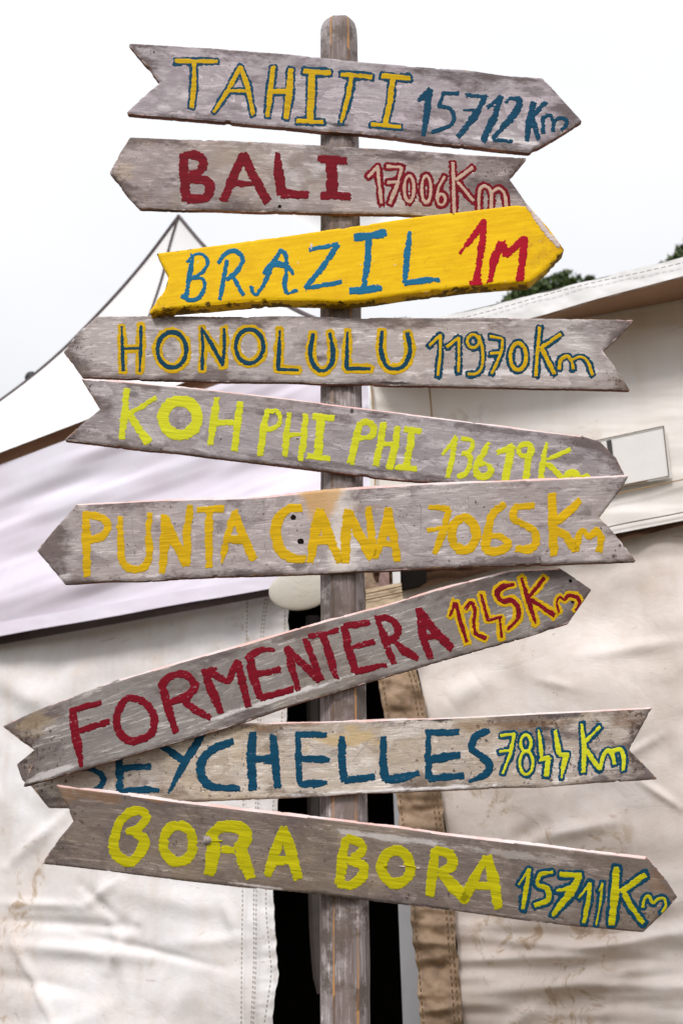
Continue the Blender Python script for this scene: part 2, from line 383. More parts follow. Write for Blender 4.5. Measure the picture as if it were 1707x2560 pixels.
# ------------------------------------------------------------------ signpost
POST_Y = 1.90
signpost = empty('signpost', at(862, 2500, POST_Y), 'weathered wooden signpost carrying nine arrow boards painted with holiday places and distances', 'signpost')
signpost.location.z = 0.0
bpy.context.view_layer.update()

def build_post():
    cx = at(857, 1500, POST_Y).x
    sec = [(-.0405, .030), (-.0390, .018), (-.031, .0105), (-.0175, .0), (-.012, .0012), (.006, .0), (.0205, .0005), (.028, .008), (.0370, .019), (.0395, .032),
           (.0395, .05), (.031, .066), (-.03, .066), (-.0405, .052)]
    sec2 = []
    for i in range(len(sec)):
        a = sec[i]; b = sec[(i+1) % len(sec)]
        sec2.append((a[0], a[1], 1.0 if i in (3, 6) else 0.0)); sec2.append(((a[0]+b[0])/2, (a[1]+b[1])/2, 0.0))
    ztop = at(850, 47, POST_Y+0.03).z
    zs = np.concatenate([np.linspace(-0.3, ztop-0.05, 170), ztop-0.05*(1-np.sin(np.linspace(0.12, 1.57, 9)))])
    verts = []; rid = []
    for k, z in enumerate(zs):
        u = max(0, (z-(ztop-0.05))/0.05); sc = math.sqrt(max(0.0, 1-u**2.6))*0.98+0.02 if u > 0 else 1
        sx = 0.28+0.72*sc; sy = 0.15+0.85*sc
        for j, (x, y, r_) in enumerate(sec2):
            nx = (float(vn(z*9, j*0.9, 3))-.5)*.0022+(float(vn(z*45, j*3.3, 5))-.5)*.0009
            verts.append((cx+(x+nx)*sx, POST_Y+.033+(y-.033+nx)*sy, z)); rid.append(r_)
    n = len(sec2); faces = []
    for k in range(len(zs)-1):
        for j in range(n):
            faces.append((k*n+j, k*n+(j+1) % n, (k+1)*n+(j+1) % n, (k+1)*n+j))
    faces.append(tuple(range(len(verts)-n, len(verts)))); faces.append(tuple(reversed(range(n))))
    me = bpy.data.meshes.new('post'); o0 = signpost.location
    me.from_pydata([(v[0]-o0.x, v[1]-o0.y, v[2]) for v in verts], [], faces)
    a = me.attributes.new('ridge', 'FLOAT', 'POINT'); a.data.foreach_set('value', rid)
    m, t, bs = mat('grey split post wood'); g = G(t)
    ob = g.coord((1, 1, 1))
    st = g.n('ShaderNodeMapping', {'Scale': (22, 22, 1.6), 0: ob}).outputs[0]
    n1 = g.noise(st, 2.0, 6, 0.65, 0.5); n2 = g.noise(g.n('ShaderNodeMapping', {'Scale': (160, 160, 5), 0: ob}).outputs[0], 2, 4, 0.6)
    n3 = g.noise(ob, 11, 6, 0.65)
    c = g.mix(g.ramp(n1, 0.30, 0.66), (0.20, 0.155, 0.145, 1), (0.58, 0.51, 0.52, 1))
    c = g.mix(g.math('MULTIPLY', g.ramp(n3, 0.52, 0.60), 0.85), c, (0.78, 0.72, 0.74, 1))
    c = g.mix(g.math('MULTIPLY', g.ramp(n2, 0.42, 0.3), 0.5), c, (0.08, 0.06, 0.055, 1))
    c = g.mix(g.math('MULTIPLY', g.ramp(g.noise(ob, 9, 6, 0.72), 0.50, 0.57), 0.85), c, (0.10, 0.075, 0.06, 1))
    px_ = g.n('ShaderNodeSeparateXYZ', {0: ob}).outputs[0]
    PCX = cx+.0015-o0.x
    mid_ = g.math('MULTIPLY', g.math('SUBTRACT', 0.024, g.math('ABSOLUTE', g.math('SUBTRACT', px_, PCX))), 400, True)
    c = g.mix(g.math('MULTIPLY', mid_, g.math('MULTIPLY', g.ramp(g.noise(ob, 5, 6, 0.7), 0.38, 0.56), 0.6)), c, (0.20, 0.145, 0.125, 1))
    rd = g.n('ShaderNodeAttribute', attribute_name='ridge').outputs['Fac']
    f = g.math('MULTIPLY', g.math('SUBTRACT', g.math('ADD', g.math('MULTIPLY', rd, 0.42), g.noise(g.n('ShaderNodeMapping', {'Scale': (30, 30, 5), 0: ob}).outputs[0], 1.3, 5, 0.7)), 0.76), 9, True)
    f = g.math('MULTIPLY', f, g.ramp(g.noise(ob, 2.6, 3, 0.6), 0.44, 0.56))
    c = g.mix(f, c, (0.50, 0.25, 0.09, 1))
    c = g.mix(g.math('MULTIPLY', g.math('MULTIPLY', rd, 0.8), g.ramp(g.noise(ob, 4.3, 3, 0.6), 0.50, 0.40)), c, (0.07, 0.05, 0.045, 1))
    t.links.new(c, bs.inputs['Base Color']); bs.inputs['Roughness'].default_value = 0.8
    nb = g.bump(n1, 0.7, 0.006); nb = g.bump(n2, 0.6, 0.002, nb); t.links.new(nb, bs.inputs['Normal'])
    smooth(me)
    return link('post', me, signpost, [m])
build_post()

CROPS = dict(A=(300, 0), B=(900, 100), C=(250, 300), D=(850, 300), E=(350, 500), F=(850, 450), G=(150, 750), H=(700, 750), I=(1107, 750),
  J=(550, 950), K=(1050, 950), L=(50, 1150), M=(600, 1150), N=(1050, 1150), O=(0, 1600), P=(500, 1500), Q=(950, 1350), R=(150, 1750),
  S=(650, 1750), T=(1107, 1700), U=(50, 1950), V=(600, 1950), W=(1107, 2000))
ZS = 600/1568.0
def catmull(pts, closed=False, n=7):
    P_ = np.array(pts, float)
    if closed: Q = np.vstack([P_[-1], P_, P_[0], P_[1]]); m = len(P_)
    else: Q = np.vstack([2*P_[0]-P_[1], P_, 2*P_[-1]-P_[-2]]); m = len(P_)-1
    o = []
    for i in range(m):
        a, b, c, d = Q[i], Q[i+1], Q[i+2], Q[i+3]
        for t in np.linspace(0, 1, n, endpoint=False):
            o.append(0.5*((2*b)+(c-a)*t+(2*a-5*b+4*c-d)*t*t+(3*b-a-3*c+d)*t**3))
    o.append(Q[m+1] if not closed else o[0])
    return np.array(o)
def parse(crop, r0, txt):
    ox, oy = CROPS[crop]; segs = []
    for s in txt.split(';'):
        tk = s.split(); ty = tk[0][0]; r = float(tk[0][1:]) if len(tk[0]) > 1 else r0
        if ty == 'e':
            cx, cy = map(float, tk[1].split(',')); rx, ry = map(float, tk[2].split(','))
            pts = [(cx+rx*math.cos(a), cy+ry*math.sin(a), r) for a in np.linspace(0, 2*math.pi, 21)]
            pts = np.array(pts)
        else:
            pts = [list(map(float, q.split(','))) for q in tk[1:]]
            pts = [q if len(q) == 3 else q+[r] for q in pts]
            pts = catmull(pts, ty == 'o') if ty in 'co' else np.array(pts)
        pts = pts*ZS; pts[:, 0] += ox; pts[:, 1] += oy
        n_ = len(pts)-1; flat = ty in 'lc'
        segs += [(pts[i], pts[i+1], flat and i == 0, flat and i == n_-1) for i in range(n_)]
    return segs
def stroke_field(segs, X, Y, grow=0.0, rough=1.0, ang=0.0, seed=0):
    F = np.full(X.shape, -1e9)
    for k_, (a, b, fa, fb_) in enumerate(segs):
        d = b[:2]-a[:2]; L2 = max(d@d, 1e-6); Ln = math.sqrt(L2)
        t0 = ((X-a[0])*d[0]+(Y-a[1])*d[1])/L2; t = np.clip(t0, 0, 1)
        f = a[2]+(b[2]-a[2])*t+grow-np.hypot(X-a[0]-t*d[0], Y-a[1]-t*d[1])
        sl = ((X*d[1]-Y*d[0])/Ln)*(0.5*(h2(int(seed)+k_, 3, 5)-.5))
        sl = sl-((a[0]*d[1]-a[1]*d[0])/Ln)*(0.5*(h2(int(seed)+k_, 3, 5)-.5))
        if fa: f = np.minimum(f, 0.50*a[2]+grow+t0*Ln+sl)
        if fb_: f = np.minimum(f, 0.50*b[2]+grow-(t0-1)*Ln+sl)
        F = np.maximum(F, f)
    ca, sa = math.cos(ang), math.sin(ang)
    u = X*ca+Y*sa; v = -X*sa+Y*ca
    rmax = max(max(a[2], b[2]) for a, b, _, _ in segs)+grow; rough = rough*min(1.0, 0.30+rmax/13.0)
    F = F+rough*((vn(u/11, v/4.0, seed)-.5)*3.0+(vn(u/5, v/1.9, seed+9)-.5)*2.4+(vn(u/24, v/18, seed+5)-.5)*3.6-3.2*np.clip(vn(u/9, v/2.6, seed+21)-.70, 0, 1)/.3)
    return F

class Board:
    def __init__(s, name, label, poly, pl, thick, wood, edge, ang, bev=(5, .0022), topb=None, seed=0, tips=(), stains=()):
        s.pl = pl; s.ang = ang; s.seed = seed; s.thick = thick
        P_ = np.array(poly, float); c = P_.mean(0)
        o = at(c[0], c[1], pl)
        # local frame lying in the board plane
        p1 = at(c[0]+100*math.cos(ang), c[1]+100*math.sin(ang), pl)
        ex = (p1-o).normalized(); nrm = Vector((-pl[1], 1, 0)).normalized()   # away from camera
        ez = ex.cross(nrm); 
        if ez.z < 0: ez = -ez
        Mx = Matrix((ex, nrm, ez)).transposed().to_4x4(); Mx.translation = o
        s.M = Mx; s.Mi = np.array(Mx.inverted())
        step = 4.0
        ca, sa = math.cos(ang), math.sin(ang)
        Q = P_-c; Q = np.stack([Q[:, 0]*ca+Q[:, 1]*sa, -Q[:, 0]*sa+Q[:, 1]*ca], -1)
        lo = Q.min(0)-12; hi = Q.max(0)+12
        xs = np.arange(lo[0], hi[0], step); ys = np.arange(lo[1], hi[1], step*0.75)
        GX, GY = np.meshgrid(xs, ys)
        X = c[0]+GX*ca-GY*sa; Y = c[1]+GX*sa+GY*ca
        F, _ = poly_sdf(P_, X, Y)
        F = F+(vn(X/90, Y/90, seed)-.5)*3.2-5.0*np.clip(vn(X/15, Y/11, seed+3)-.72, 0, 1)/.28*vn(X/70, Y/70, seed+8)-(vn(X/4.5, Y/4.5, seed+6))*.9
        V, faces = march(F, xs, ys)
        V = np.stack([c[0]+V[:, 0]*ca-V[:, 1]*sa, c[1]+V[:, 0]*sa+V[:, 1]*ca], -1)
        D, idx = poly_sdf(P_, V[:, 0], V[:, 1])
        nv = len(V)
        # which verts are on the border
        from collections import Counter
        ec = Counter()
        for f in faces:
            for q in range(len(f)):
                a, b = f[q], f[(q+1) % len(f)]; ec[(min(a, b), max(a, b))] += 1
        border = set()
        for f in faces:
            for q in range(len(f)):
                a, b = f[q], f[(q+1) % len(f)]
                if ec[(min(a, b), max(a, b))] == 1: border.add(a); border.add(b)
        D = np.maximum(D, 0); D[list(border)] = 0
        bw, bd = bev
        off = bd*(1-np.clip(D/bw, 0, 1))**1.3; trim = D*0
        if topb:
            n_ = len(P_); A = P_; B = np.roll(P_, -1, 0); dd = B-A; up = (np.abs(dd[:, 0]) > 3*np.abs(dd[:, 1])) & (((A+B)/2)[:, 1] < c[1]+ (((A+B)/2)[:, 0]-c[0])*math.tan(ang))
            mk = up[idx]
            trim = np.where(mk, 1-np.clip(D/(topb[0]*1.15), 0, 1), 0); trim = np.where(mk & (D < topb[0]*.7), 1.0, trim)
            off = np.where(mk, topb[1]*(1-np.clip(D/topb[0], 0, 1)), off)
        L3 = s.local(V[:, 0], V[:, 1]); L3[:, 1] += off
        back = L3.copy(); back[:, 1] = L3[:, 1]*0+thick+s.warp(L3[:, 0], L3[:, 2])
        verts = np.vstack([L3, back]); fl = []; mi = []
        for f in faces: fl.append(f); mi.append(0)
        for f in faces: fl.append([v+nv for v in reversed(f)]); mi.append(0)
        for f in faces:
            for q in range(len(f)):
                a, b = f[q], f[(q+1) % len(f)]
                if ec[(min(a, b), max(a, b))] == 1: fl.append([b, a, a+nv, b+nv]); mi.append(1)
        me = bpy.data.meshes.new(name); me.from_pydata(verts.tolist(), [], fl); me.update()
        me.polygons.foreach_set('material_index', mi)
        a = me.attributes.new('edge', 'FLOAT', 'POINT'); a.data.foreach_set('value', np.concatenate([D, D*0]))
        tp = np.zeros(nv)
        for tx, ty, tr in tips: tp = np.maximum(tp, 1-np.clip(np.hypot(V[:, 0]-tx, V[:, 1]-ty)/tr, 0, 1))
        a = me.attributes.new('tip', 'FLOAT', 'POINT'); a.data.foreach_set('value', np.concatenate([tp, tp]))
        a = me.attributes.new('toprim', 'FLOAT', 'POINT'); a.data.foreach_set('value', np.concatenate([trim, trim*0]))
        a = me.attributes.new('low', 'FLOAT', 'POINT'); a.data.foreach_set('value', np.concatenate([np.zeros(nv), np.ones(nv)]))
        wm = M[wood]
        if callable(wm):
            st = []
            for (px_, py_, rx_, ry_, col_, k_) in stains:
                l0 = s.local(np.array([px_]), np.array([py_]))[0]; st.append((float(l0[0]), float(l0[2]), rx_*.00072, ry_*.00072, col_, k_))
            wm = wm(st)
        me.materials.append(wm); me.materials.append(edge)
        bm = bmesh.new(); bm.from_mesh(me); bmesh.ops.recalc_face_normals(bm, faces=bm.faces[:])
        for f in bm.faces: f.smooth = True
        for e in bm.edges:
            if len(e.link_faces) == 2 and e.calc_face_angle(0) > R(40): e.smooth = False
        bm.to_mesh(me); bm.free()
        s.o = link(name, me, signpost); s.o.matrix_world = Mx
        s.o.matrix_parent_inverse = Matrix(); s.o.matrix_basis = Matrix.Translation(-signpost.location) @ Mx
        s.o['label'] = label
        s.P = P_
    def warp(s, lx, lz):
        return (fbm(lx*5+3, lz*9+7, s.seed+40, 2)-.5)*.004
    def local(s, px, py):
        p = unproj(px, py, s.pl); h = np.concatenate([p, np.ones(p.shape[:-1]+(1,))], -1)
        l = (h @ s.Mi.T)[..., :3]; l[..., 1] = s.warp(l[..., 0], l[..., 2]); return l
    def raised(s, name, F, xs, ys, hmax, base, m, ramp=1.2):
        V, faces = march(F, xs, ys)
        if len(V) == 0: return None
        # nearest field value by bilinear sampling
        fx = (V[:, 0]-xs[0])/(xs[1]-xs[0]); fy = (V[:, 1]-ys[0])/(ys[1]-ys[0])
        i = np.clip(fx.astype(int), 0, len(xs)-2); j = np.clip(fy.astype(int), 0, len(ys)-2); tx = fx-i; ty = fy-j
        f = F[j, i]*(1-tx)*(1-ty)+F[j, i+1]*tx*(1-ty)+F[j+1, i]*(1-tx)*ty+F[j+1, i+1]*tx*ty
        keep = poly_sdf(s.P, V[:, 0], V[:, 1])[0]
        L3 = s.local(V[:, 0], V[:, 1])
        L3[:, 1] -= base+hmax*np.sqrt(np.clip(f/ramp, 0, 1))
        cen = (L3.max(0)+L3.min(0))/2; L3 -= cen
        faces = [q for q in faces if all(keep[v] > 1.0 for v in q)]
        if not faces: return None
        used = sorted({v for q in faces for v in q}); mp_ = {v: k for k, v in enumerate(used)}
        me = bpy.data.meshes.new(name); me.from_pydata(L3[used].tolist(), [], [[mp_[v] for v in reversed(q)] for q in faces]); smooth(me)
        o = link(name, me, s.o, [m]); o.location = cen; o.matrix_parent_inverse = Matrix()
        return o
    def text(s, items, step=1.7, rough=1.0, h=.00045):
        for k, it in enumerate(items):
            crop, ch, r0, ow, mf, mo, txt = it
            segs = parse(crop, r0, txt); A = np.array([q for sg in segs for q in sg[:2]])
            lo = A[:, :2].min(0)-A[:, 2].max()-ow-5; hi = A[:, :2].max(0)+A[:, 2].max()+ow+5
            xs = np.arange(lo[0], hi[0], step); ys = np.arange(lo[1], hi[1], step); X, Y = np.meshgrid(xs, ys)
            nm = 'digit' if ch.isdigit() else 'letter'
            sd_ = s.seed*31+k*7
            if ow:
                F = stroke_field(segs, X, Y, (ow+2)*ZS, rough, s.ang, sd_)
                s.raised(nm+'_outline', F, xs, ys, h*0.7, .00025, P[mo])
                F = stroke_field(segs, X, Y, -1.5*ZS, rough*0.8, s.ang, sd_+3)
                s.raised(nm, F, xs, ys, h*0.8, .00025+h*0.75, P[mf])
            else:
                F = stroke_field(segs, X, Y, 0, rough, s.ang, sd_)
                s.raised(nm, F, xs, ys, h, .00025, P[mf])
    def marks(s, crop, txt, m, name, r0=1.5, h=.0001, rough=.3):
        segs = parse(crop, r0, txt); A = np.array([q for sg in segs for q in sg[:2]])
        lo = A[:, :2].min(0)-A[:, 2].max()-3; hi = A[:, :2].max(0)+A[:, 2].max()+3
        xs = np.arange(lo[0], hi[0], 1.5); ys = np.arange(lo[1], hi[1], 1.5); X, Y = np.meshgrid(xs, ys)
        F = stroke_field(segs, X, Y, 0, rough, s.ang, s.seed+77)
        o = s.raised(name, F, xs, ys, h, .00012, m)
        if o and name == 'pencil_line': o['kind'] = 'stuff'
        return o
    def disc(s, px, py, r, m, name, dome=0.0, seg=14):
        c = s.local(np.array([px]), np.array([py]))[0]; vs = []; fs = []
        vs.append((0, -dome-.0003, 0))
        for ring, (rr, hh) in enumerate(((.55, .8), (1.0, -0.35 if dome else 0.0))):
            for k in range(seg):
                a = 2*math.pi*k/seg; q = rr*r*(1+.25*(random.random()-.5)); vs.append((q*math.cos(a), -dome*hh-.0003, q*math.sin(a)))
        for k in range(seg):
            fs.append((0, 1+k, 1+(k+1) % seg)); fs.append((1+k, 1+seg+k, 1+seg+(k+1) % seg, 1+(k+1) % seg))
        me = bpy.data.meshes.new(name); me.from_pydata(vs, [], fs); smooth(me)
        o = link(name, me, s.o, [m]); o.location = c; o.matrix_parent_inverse = Matrix(); return o

pa = lambda a, b: math.atan2(b[1]-a[1], b[0]-a[0])
E = M['edge']
# ---- board 1
b = Board('sign_board', 'topmost grey board, yellow TAHITI letters outlined in blue, pointing right', [(319,106),(520,118),(700,132),(900,153),(1130,172),(1355,194),(1378,216),(1455,301),(1390,342),(1322,380),(1130,362),(900,331),(797,326),(575,304),(315,283),(350,247),(399,205),(370,168)],
  (1.887, 0.0), .013, 'w_tahiti', E, pa((319,106),(1355,194)), seed=1, stains=((1330,225,70,22,(0.10,0.08,0.08),.55),(600,270,40,14,(0.10,0.08,0.08),.35),(1150,190,190,20,(0.10,0.08,0.08),.4),(850,312,60,8,(0.035,0.03,0.03),.8),(1250,350,150,12,(0.86,0.82,0.83),.7),(1000,325,220,8,(0.035,0.03,0.03),.55)), tips=((319,106,120),(1455,301,150)))
y = 'yel'; bl = 'blue'
b.text([
 ('A','T',15,11,y,bl,'l 365,398 635,402;l17 487,400 483,560 470,700'),
 ('A','A',17,11,y,bl,'l 788,432,14 700,600,18 615,730,8;l 788,432,14 835,570,20 870,745,13;l14 715,592 845,592'),
 ('A','H',20,11,y,bl,'l 1000,440,17 985,560,20 965,760,16;l 1115,455,18 1108,590,24 1085,770,18;l18 980,597 1105,595'),
 ('A','I',19,12,y,bl,'l 1205,465 1370,477;l24 1252,470 1250,600 1242,790;l16 1160,790 1325,797'),
 ('A','T',15,13,y,bl,'l 1445,487 1640,505;l 1512,500,17 1492,620,18 1445,800,12'),
 ('B','I',18,11,y,bl,'l 145,235 322,250;l20 215,245 195,400 165,545;l15 75,550 262,566'),
 ('B','1',20,0,bl,'','l 378,398,14 455,330,22;l 455,330,20 438,450,24 415,622,14'),
 ('B','5',14,0,bl,'','l 640,350 545,348 515,432;c 515,432 585,448 612,500 585,560 470,603'),
 ('B','7',18,0,bl,'','l 692,362 815,370;l 818,368,18 745,500,26 640,632,16;l 672,455,10 740,455,15'),
 ('B','1',20,0,bl,'','l 832,440,14 918,372,20;l 918,372,20 872,510,24 805,655,20'),
 ('B','2',20,0,bl,'','c 950,405,14 990,380,18 1040,400,24 1010,480,24 930,570,20 868,640,18;l17 868,652 995,662'),
 ('B','K',20,0,bl,'','l 1130,412,20 1102,530,24 1088,655,18;l 1208,405,14 1120,500,20;l 1118,500,18 1148,590,20 1165,648,18'),
 ('B','m',14,0,bl,'','l 1195,505 1195,605;c 1195,505 1240,495 1262,540 1258,592;c 1262,540 1295,508 1340,520,15 1345,550 1315,588'),
])
# ---- board 2
b = Board('sign_board', 'rosy grey board, thick crimson BALI letters, pointing left', [(325,341),(560,349),(801,363),(1060,378),(1315,394),(1275,447),(1330,528),(1336,546),(1190,545),(1040,538),(801,532),(349,521),(318,488),(273,430),(300,380)],
  (1.887, 0.02), .011, 'w_bali', E, pa((325,341),(1315,394)), seed=2, stains=((980,392,110,12,(0.10,0.08,0.08),.7),(330,360,30,26,(0.10,0.08,0.08),.4),(560,350,90,16,(0.10,0.08,0.08),.3),(325,505,40,10,(0.035,0.03,0.03),.6),(820,420,80,24,(0.86,0.82,0.83),.4),(310,425,40,50,(0.58,0.42,0.20),.2)), tips=((273,430,130),(1300,420,160)))
r_ = 'red'
b.text([
 ('C','B',30,0,r_,'','l 545,230,30 548,350,32 562,518,30;c28 560,228 640,232 678,280 650,335 590,362;c30 600,378 690,392 722,440 685,510 575,520'),
 ('C','A',30,0,r_,'','l 938,232,32 872,370,30 808,522,28;l 938,232,32 1010,380,32 1092,528,34;l22 870,415 1010,415'),
 ('C','L',30,0,r_,'','l 1160,212,18 1165,340,36 1185,475,32;l30 1190,482 1350,488'),
 ('C','I',28,0,r_,'','l26 1432,252 1602,268;l38 1512,262 1515,490;l27 1455,494 1625,498'),
 ('D','1',12,15,'tan',r_,'l 182,375 245,305 252,400 270,545'),
 ('D','7',12,15,'tan',r_,'l 308,305 402,312;l 402,312 372,430,14 325,545;l 312,410 380,405'),
 ('D','0',11,15,'tan',r_,'e 450,452 32,85'),
 ('D','0',11,15,'tan',r_,'e 562,455 30,88'),
 ('D','6',10,15,'tan',r_,'c 682,372 645,440 628,515;e 660,522 26,36'),
 ('D','K',12,15,'tan',r_,'l 735,285 740,430 745,620;l 862,315 755,395;l 765,405 870,530'),
 ('D','m',12,15,'tan',r_,'c 905,600 910,460 950,435 985,480 985,600;c 988,475 1035,450 1075,495 1085,600'),
])
b.disc(699, 516, .0038, P['hole'], 'knot_hole')
# ---- board 3, yellow
b = Board('sign_board', 'thick yellow board, blue BRAZIL letters and red 1M, pointing right', [(390,632),(600,605),(801,577),(1040,541),(1290,511),(1322,513),(1370,567),(1409,622),(1370,665),(1322,704),(1180,716),(1041,731),(930,748),(850,755),(694,748),(580,756),(446,770),(373,782),(390,752),(411,726),(421,691)],
  (1.862, -0.04), .030, 'ybrd', M['ybrd'], pa((390,632),(1290,511)), bev=(5,.002), seed=3, tips=((1400,622,140),(373,780,90)))
bb = 'bblue'; br = 'bred'
b.text([
 ('E','B',15,0,bb,'','l17 345,362 325,500 300,645;c13 310,408 350,365 400,355 442,395 428,450 372,508;c15 350,508 408,515 422,570 388,635 330,655 275,632'),
 ('E','R',14,0,bb,'','l14 568,395 550,500 525,650;c15 512,412 560,352 618,330 672,385 635,465 572,520;l14 610,510 640,560 675,622'),
 ('E','A',14,0,bb,'','c 920,328 868,415 820,530 765,615 735,600 730,570;c 920,328 955,370 955,480 945,560 968,612 1022,590;c 808,482,12 850,435,15 910,422,19 970,445,17 1000,485,12'),
 ('E','Z',17,0,bb,'','l 1108,325,14 1290,292,18;l19 1290,295 1170,470 1082,575;l15 1082,578 1312,537'),
 ('F','I',24,0,bb,'','l25 102,375 292,348;l 188,370,22 180,520,22 155,705,20;l25 72,728 262,706'),
 ('F','L',19,0,bb,'','l 455,338,12 435,500,20 422,670,18;l 425,675,20 642,650,22'),
 ('F','1',24,0,br,'','l 780,480,10 870,370,22 940,265,18;l 945,262,14 918,450,26 890,675,22;l17 855,678 915,668'),
 ('F','M',26,0,br,'','l 978,665,20 1005,520,28 1050,410,28;l 1062,405,26 1082,490,26;l 1082,490,24 1195,385,24;l 1208,378,24 1192,500,28 1172,645,26'),
])
b.marks('F', 'l 1222,172,10 1290,262,16 1350,345,15 1430,432,12', P['white'], 'pale_tip_edge', h=.0012, rough=1.2)  # pale pink stroke along the upper right edge of the tip
b.marks('E', 'l 1120,290,7 1118,325,8', P['white'], 'paint_chip', h=.0007)
# ---- board 4
b = Board('sign_board', 'pale board, dark blue HONOLULU letters outlined in yellow, pointing left', [(242,790),(700,789),(1000,792),(1333,794),(1583,799),(1550,835),(1507,876),(1530,905),(1576,974),(1337,969),(930,961),(750,956),(441,951),(205,941),(180,905),(160,880),(195,832)],
  (1.887, -0.03), .011, 'w_hono', E, pa((242,790),(1583,799)), seed=4, stains=((1000,957,70,5,(0.035,0.03,0.03),.9),(600,905,80,14,(0.10,0.08,0.08),.35),(1150,800,300,7,(0.10,0.08,0.08),.45),(200,905,70,20,(0.10,0.08,0.08),.4),(1480,830,60,22,(0.10,0.08,0.08),.3),(1250,930,260,14,(0.86,0.82,0.83),.6)), tips=((1583,799,170),(1576,975,120),(160,880,100)))
hb = 'hblue'
b.text([
 ('G','H',13,18,hb,y,'l 405,178,9 410,310,14 415,460,13;l 530,168,11 530,310,14 522,470,11;l11 410,318 525,318'),
 ('G','O',17,17,hb,y,'e 733,328 94,116'),
 ('G','N',14,16,hb,y,'l 925,180,8 935,300,12 930,455,13;l 928,185,8 990,290,16 1065,425,16;l 1072,190,12 1076,300,15 1066,425,12'),
 ('G','O',16,17,hb,y,'e 1238,303 90,112'),
 ('G','L',16,17,hb,y,'l 1436,195,9 1432,310,17 1425,450,17;l 1425,453,15 1555,458,12'),
 ('H','U',16,17,hb,y,'c 215,222,13 198,350,17 230,440,17 285,462,15 335,420,17 345,330,17 325,215,13'),
 ('H','L',15,17,hb,y,'l 440,208,8 437,330,16 435,445,15;l 435,447,14 588,450,13'),
 ('H','U',16,18,hb,y,'c 666,205,12 658,320,16 690,425,17 750,450,15 808,428,17 848,330,18 832,218,14'),
 ('H','1',11,13,y,hb,'l 975,298 1045,228;l 1047,228 1045,360 1030,492'),
 ('H','1',11,13,y,hb,'l 1090,305 1165,245;l 1167,245 1167,360 1165,472'),
 ('H','9',11,13,y,hb,'e 1260,268 38,42;c 1300,235 1322,330 1318,430 1285,478 1228,485'),
 ('I','7',11,13,y,hb,'l 308,238 385,250;c 390,252 382,330 355,400 318,480;l 312,348 370,345'),
 ('I','0',14,13,y,hb,'e 490,370 52,88'),
 ('I','K',13,13,y,hb,'l 630,182 615,350 605,495;l 768,225 640,310;l 645,320,15 725,480,14'),
 ('I','m',12,13,y,hb,'c 758,450 768,390 812,368 840,405 850,450;c 842,390 900,370 945,405 975,490'),
])
# ---- board 5
b = Board('sign_board', 'lavender grey board, lemon KOH PHI PHI letters, pointing right', [(201,944),(303,950),(494,968),(750,997),(907,1018),(1197,1054),(1452,1087),(1500,1103),(1540,1145),(1562,1190),(1500,1232),(1300,1222),(1036,1202),(930,1192),(818,1178),(550,1144),(341,1121),(160,1099),(205,1058),(251,1022),(228,985)],
  (1.887, 0.03), .012, 'w_koh', E, pa((201,944),(1452,1087)), topb=(7,.004), seed=5, stains=((690,1035,110,16,(0.10,0.08,0.08),.55),(1240,1075,180,16,(0.10,0.08,0.08),.55),(1400,1140,120,30,(0.10,0.08,0.08),.5),(320,985,35,16,(0.035,0.03,0.03),.5),(850,1165,200,12,(0.10,0.08,0.08),.6),(170,1095,30,8,(0.035,0.03,0.03),.9),(700,1165,160,6,(0.035,0.03,0.03),.5),(880,1025,8,14,(0.035,0.03,0.03),.9)), tips=((160,1100,90),(201,944,80),(1540,1150,170)))
le = 'lemon'
b.text([
 ('G','K',24,0,le,'','l 437,590,20 425,740,26 405,900,22;l 630,640,16 530,700,18 445,750,20;l 455,752,24 575,925,28'),
 ('G','O',38,0,le,'','e 785,772 112,112'),
 ('G','H',24,0,le,'','l 1025,650,20 1005,790,26 985,940,22;l 1175,675,22 1160,820,26 1140,980,24;l20 1000,808 1160,800'),
 ('J','P',22,0,le,'','l 308,205,20 280,350,25 265,488,22;c18 312,205 370,208 395,250 372,305 292,330'),
 ('J','H',20,0,le,'','l 450,225,18 435,360,22 422,495,18;l 557,228,20 550,360,25 525,520,22;l16 440,358 550,360'),
 ('J','I',22,0,le,'','l22 610,235 735,250;l 662,250,28 645,380,30 640,500,28;l20 575,500 712,515'),
 ('J','P',22,0,le,'','l 908,295,20 885,400,24 855,538,24;c19 905,290 960,275 1002,312 985,368 900,385'),
 ('J','H',22,0,le,'','l 1065,292,24 1045,430,26 1020,555,22;l 1160,312,18 1145,430,24 1105,572,26;l18 1050,422 1150,415'),
 ('J','I',20,0,le,'','l20 1212,322 1308,337;l24 1255,330 1235,450 1215,570;l19 1152,572 1278,580'),
 ('K','1',22,0,le,'','l 145,488,11 232,378,15;l 232,378,15 210,500,20 180,632,17'),
 ('K','3',20,0,le,'','c15 275,385 330,392 342,430 315,472 275,478;c19 305,480 328,520 305,600 248,632'),
 ('K','6',19,0,le,'','c 450,412,15 405,490,20 365,560,22 375,625,22 430,630,22 462,590,19 435,550,16 385,555,15'),
 ('K','7',24,0,le,'','l 502,480,18 600,438,22;l 600,440,22 578,530,28 552,660,26'),
 ('K','9',18,0,le,'','e17 686,460 45,40;l 722,440,17 702,540,22 688,680,22'),
 ('K','K',22,0,le,'','l 825,412,14 802,520,24 785,680,24;l 975,455,14 900,490,18 835,520,16;l24 830,545 900,615 960,690'),
 ('K','m',22,0,le,'','c 950,680 960,620 990,600 1025,630 1040,690;c12 1040,660 1070,630 1095,625 1110,660'),
])
b.marks('G', 'l 520,735 655,665;l 545,760 640,885;l 845,695 850,850;l 770,680 765,840;c 1015,640 1060,700 1050,770', P['pencil'], 'pencil_line')
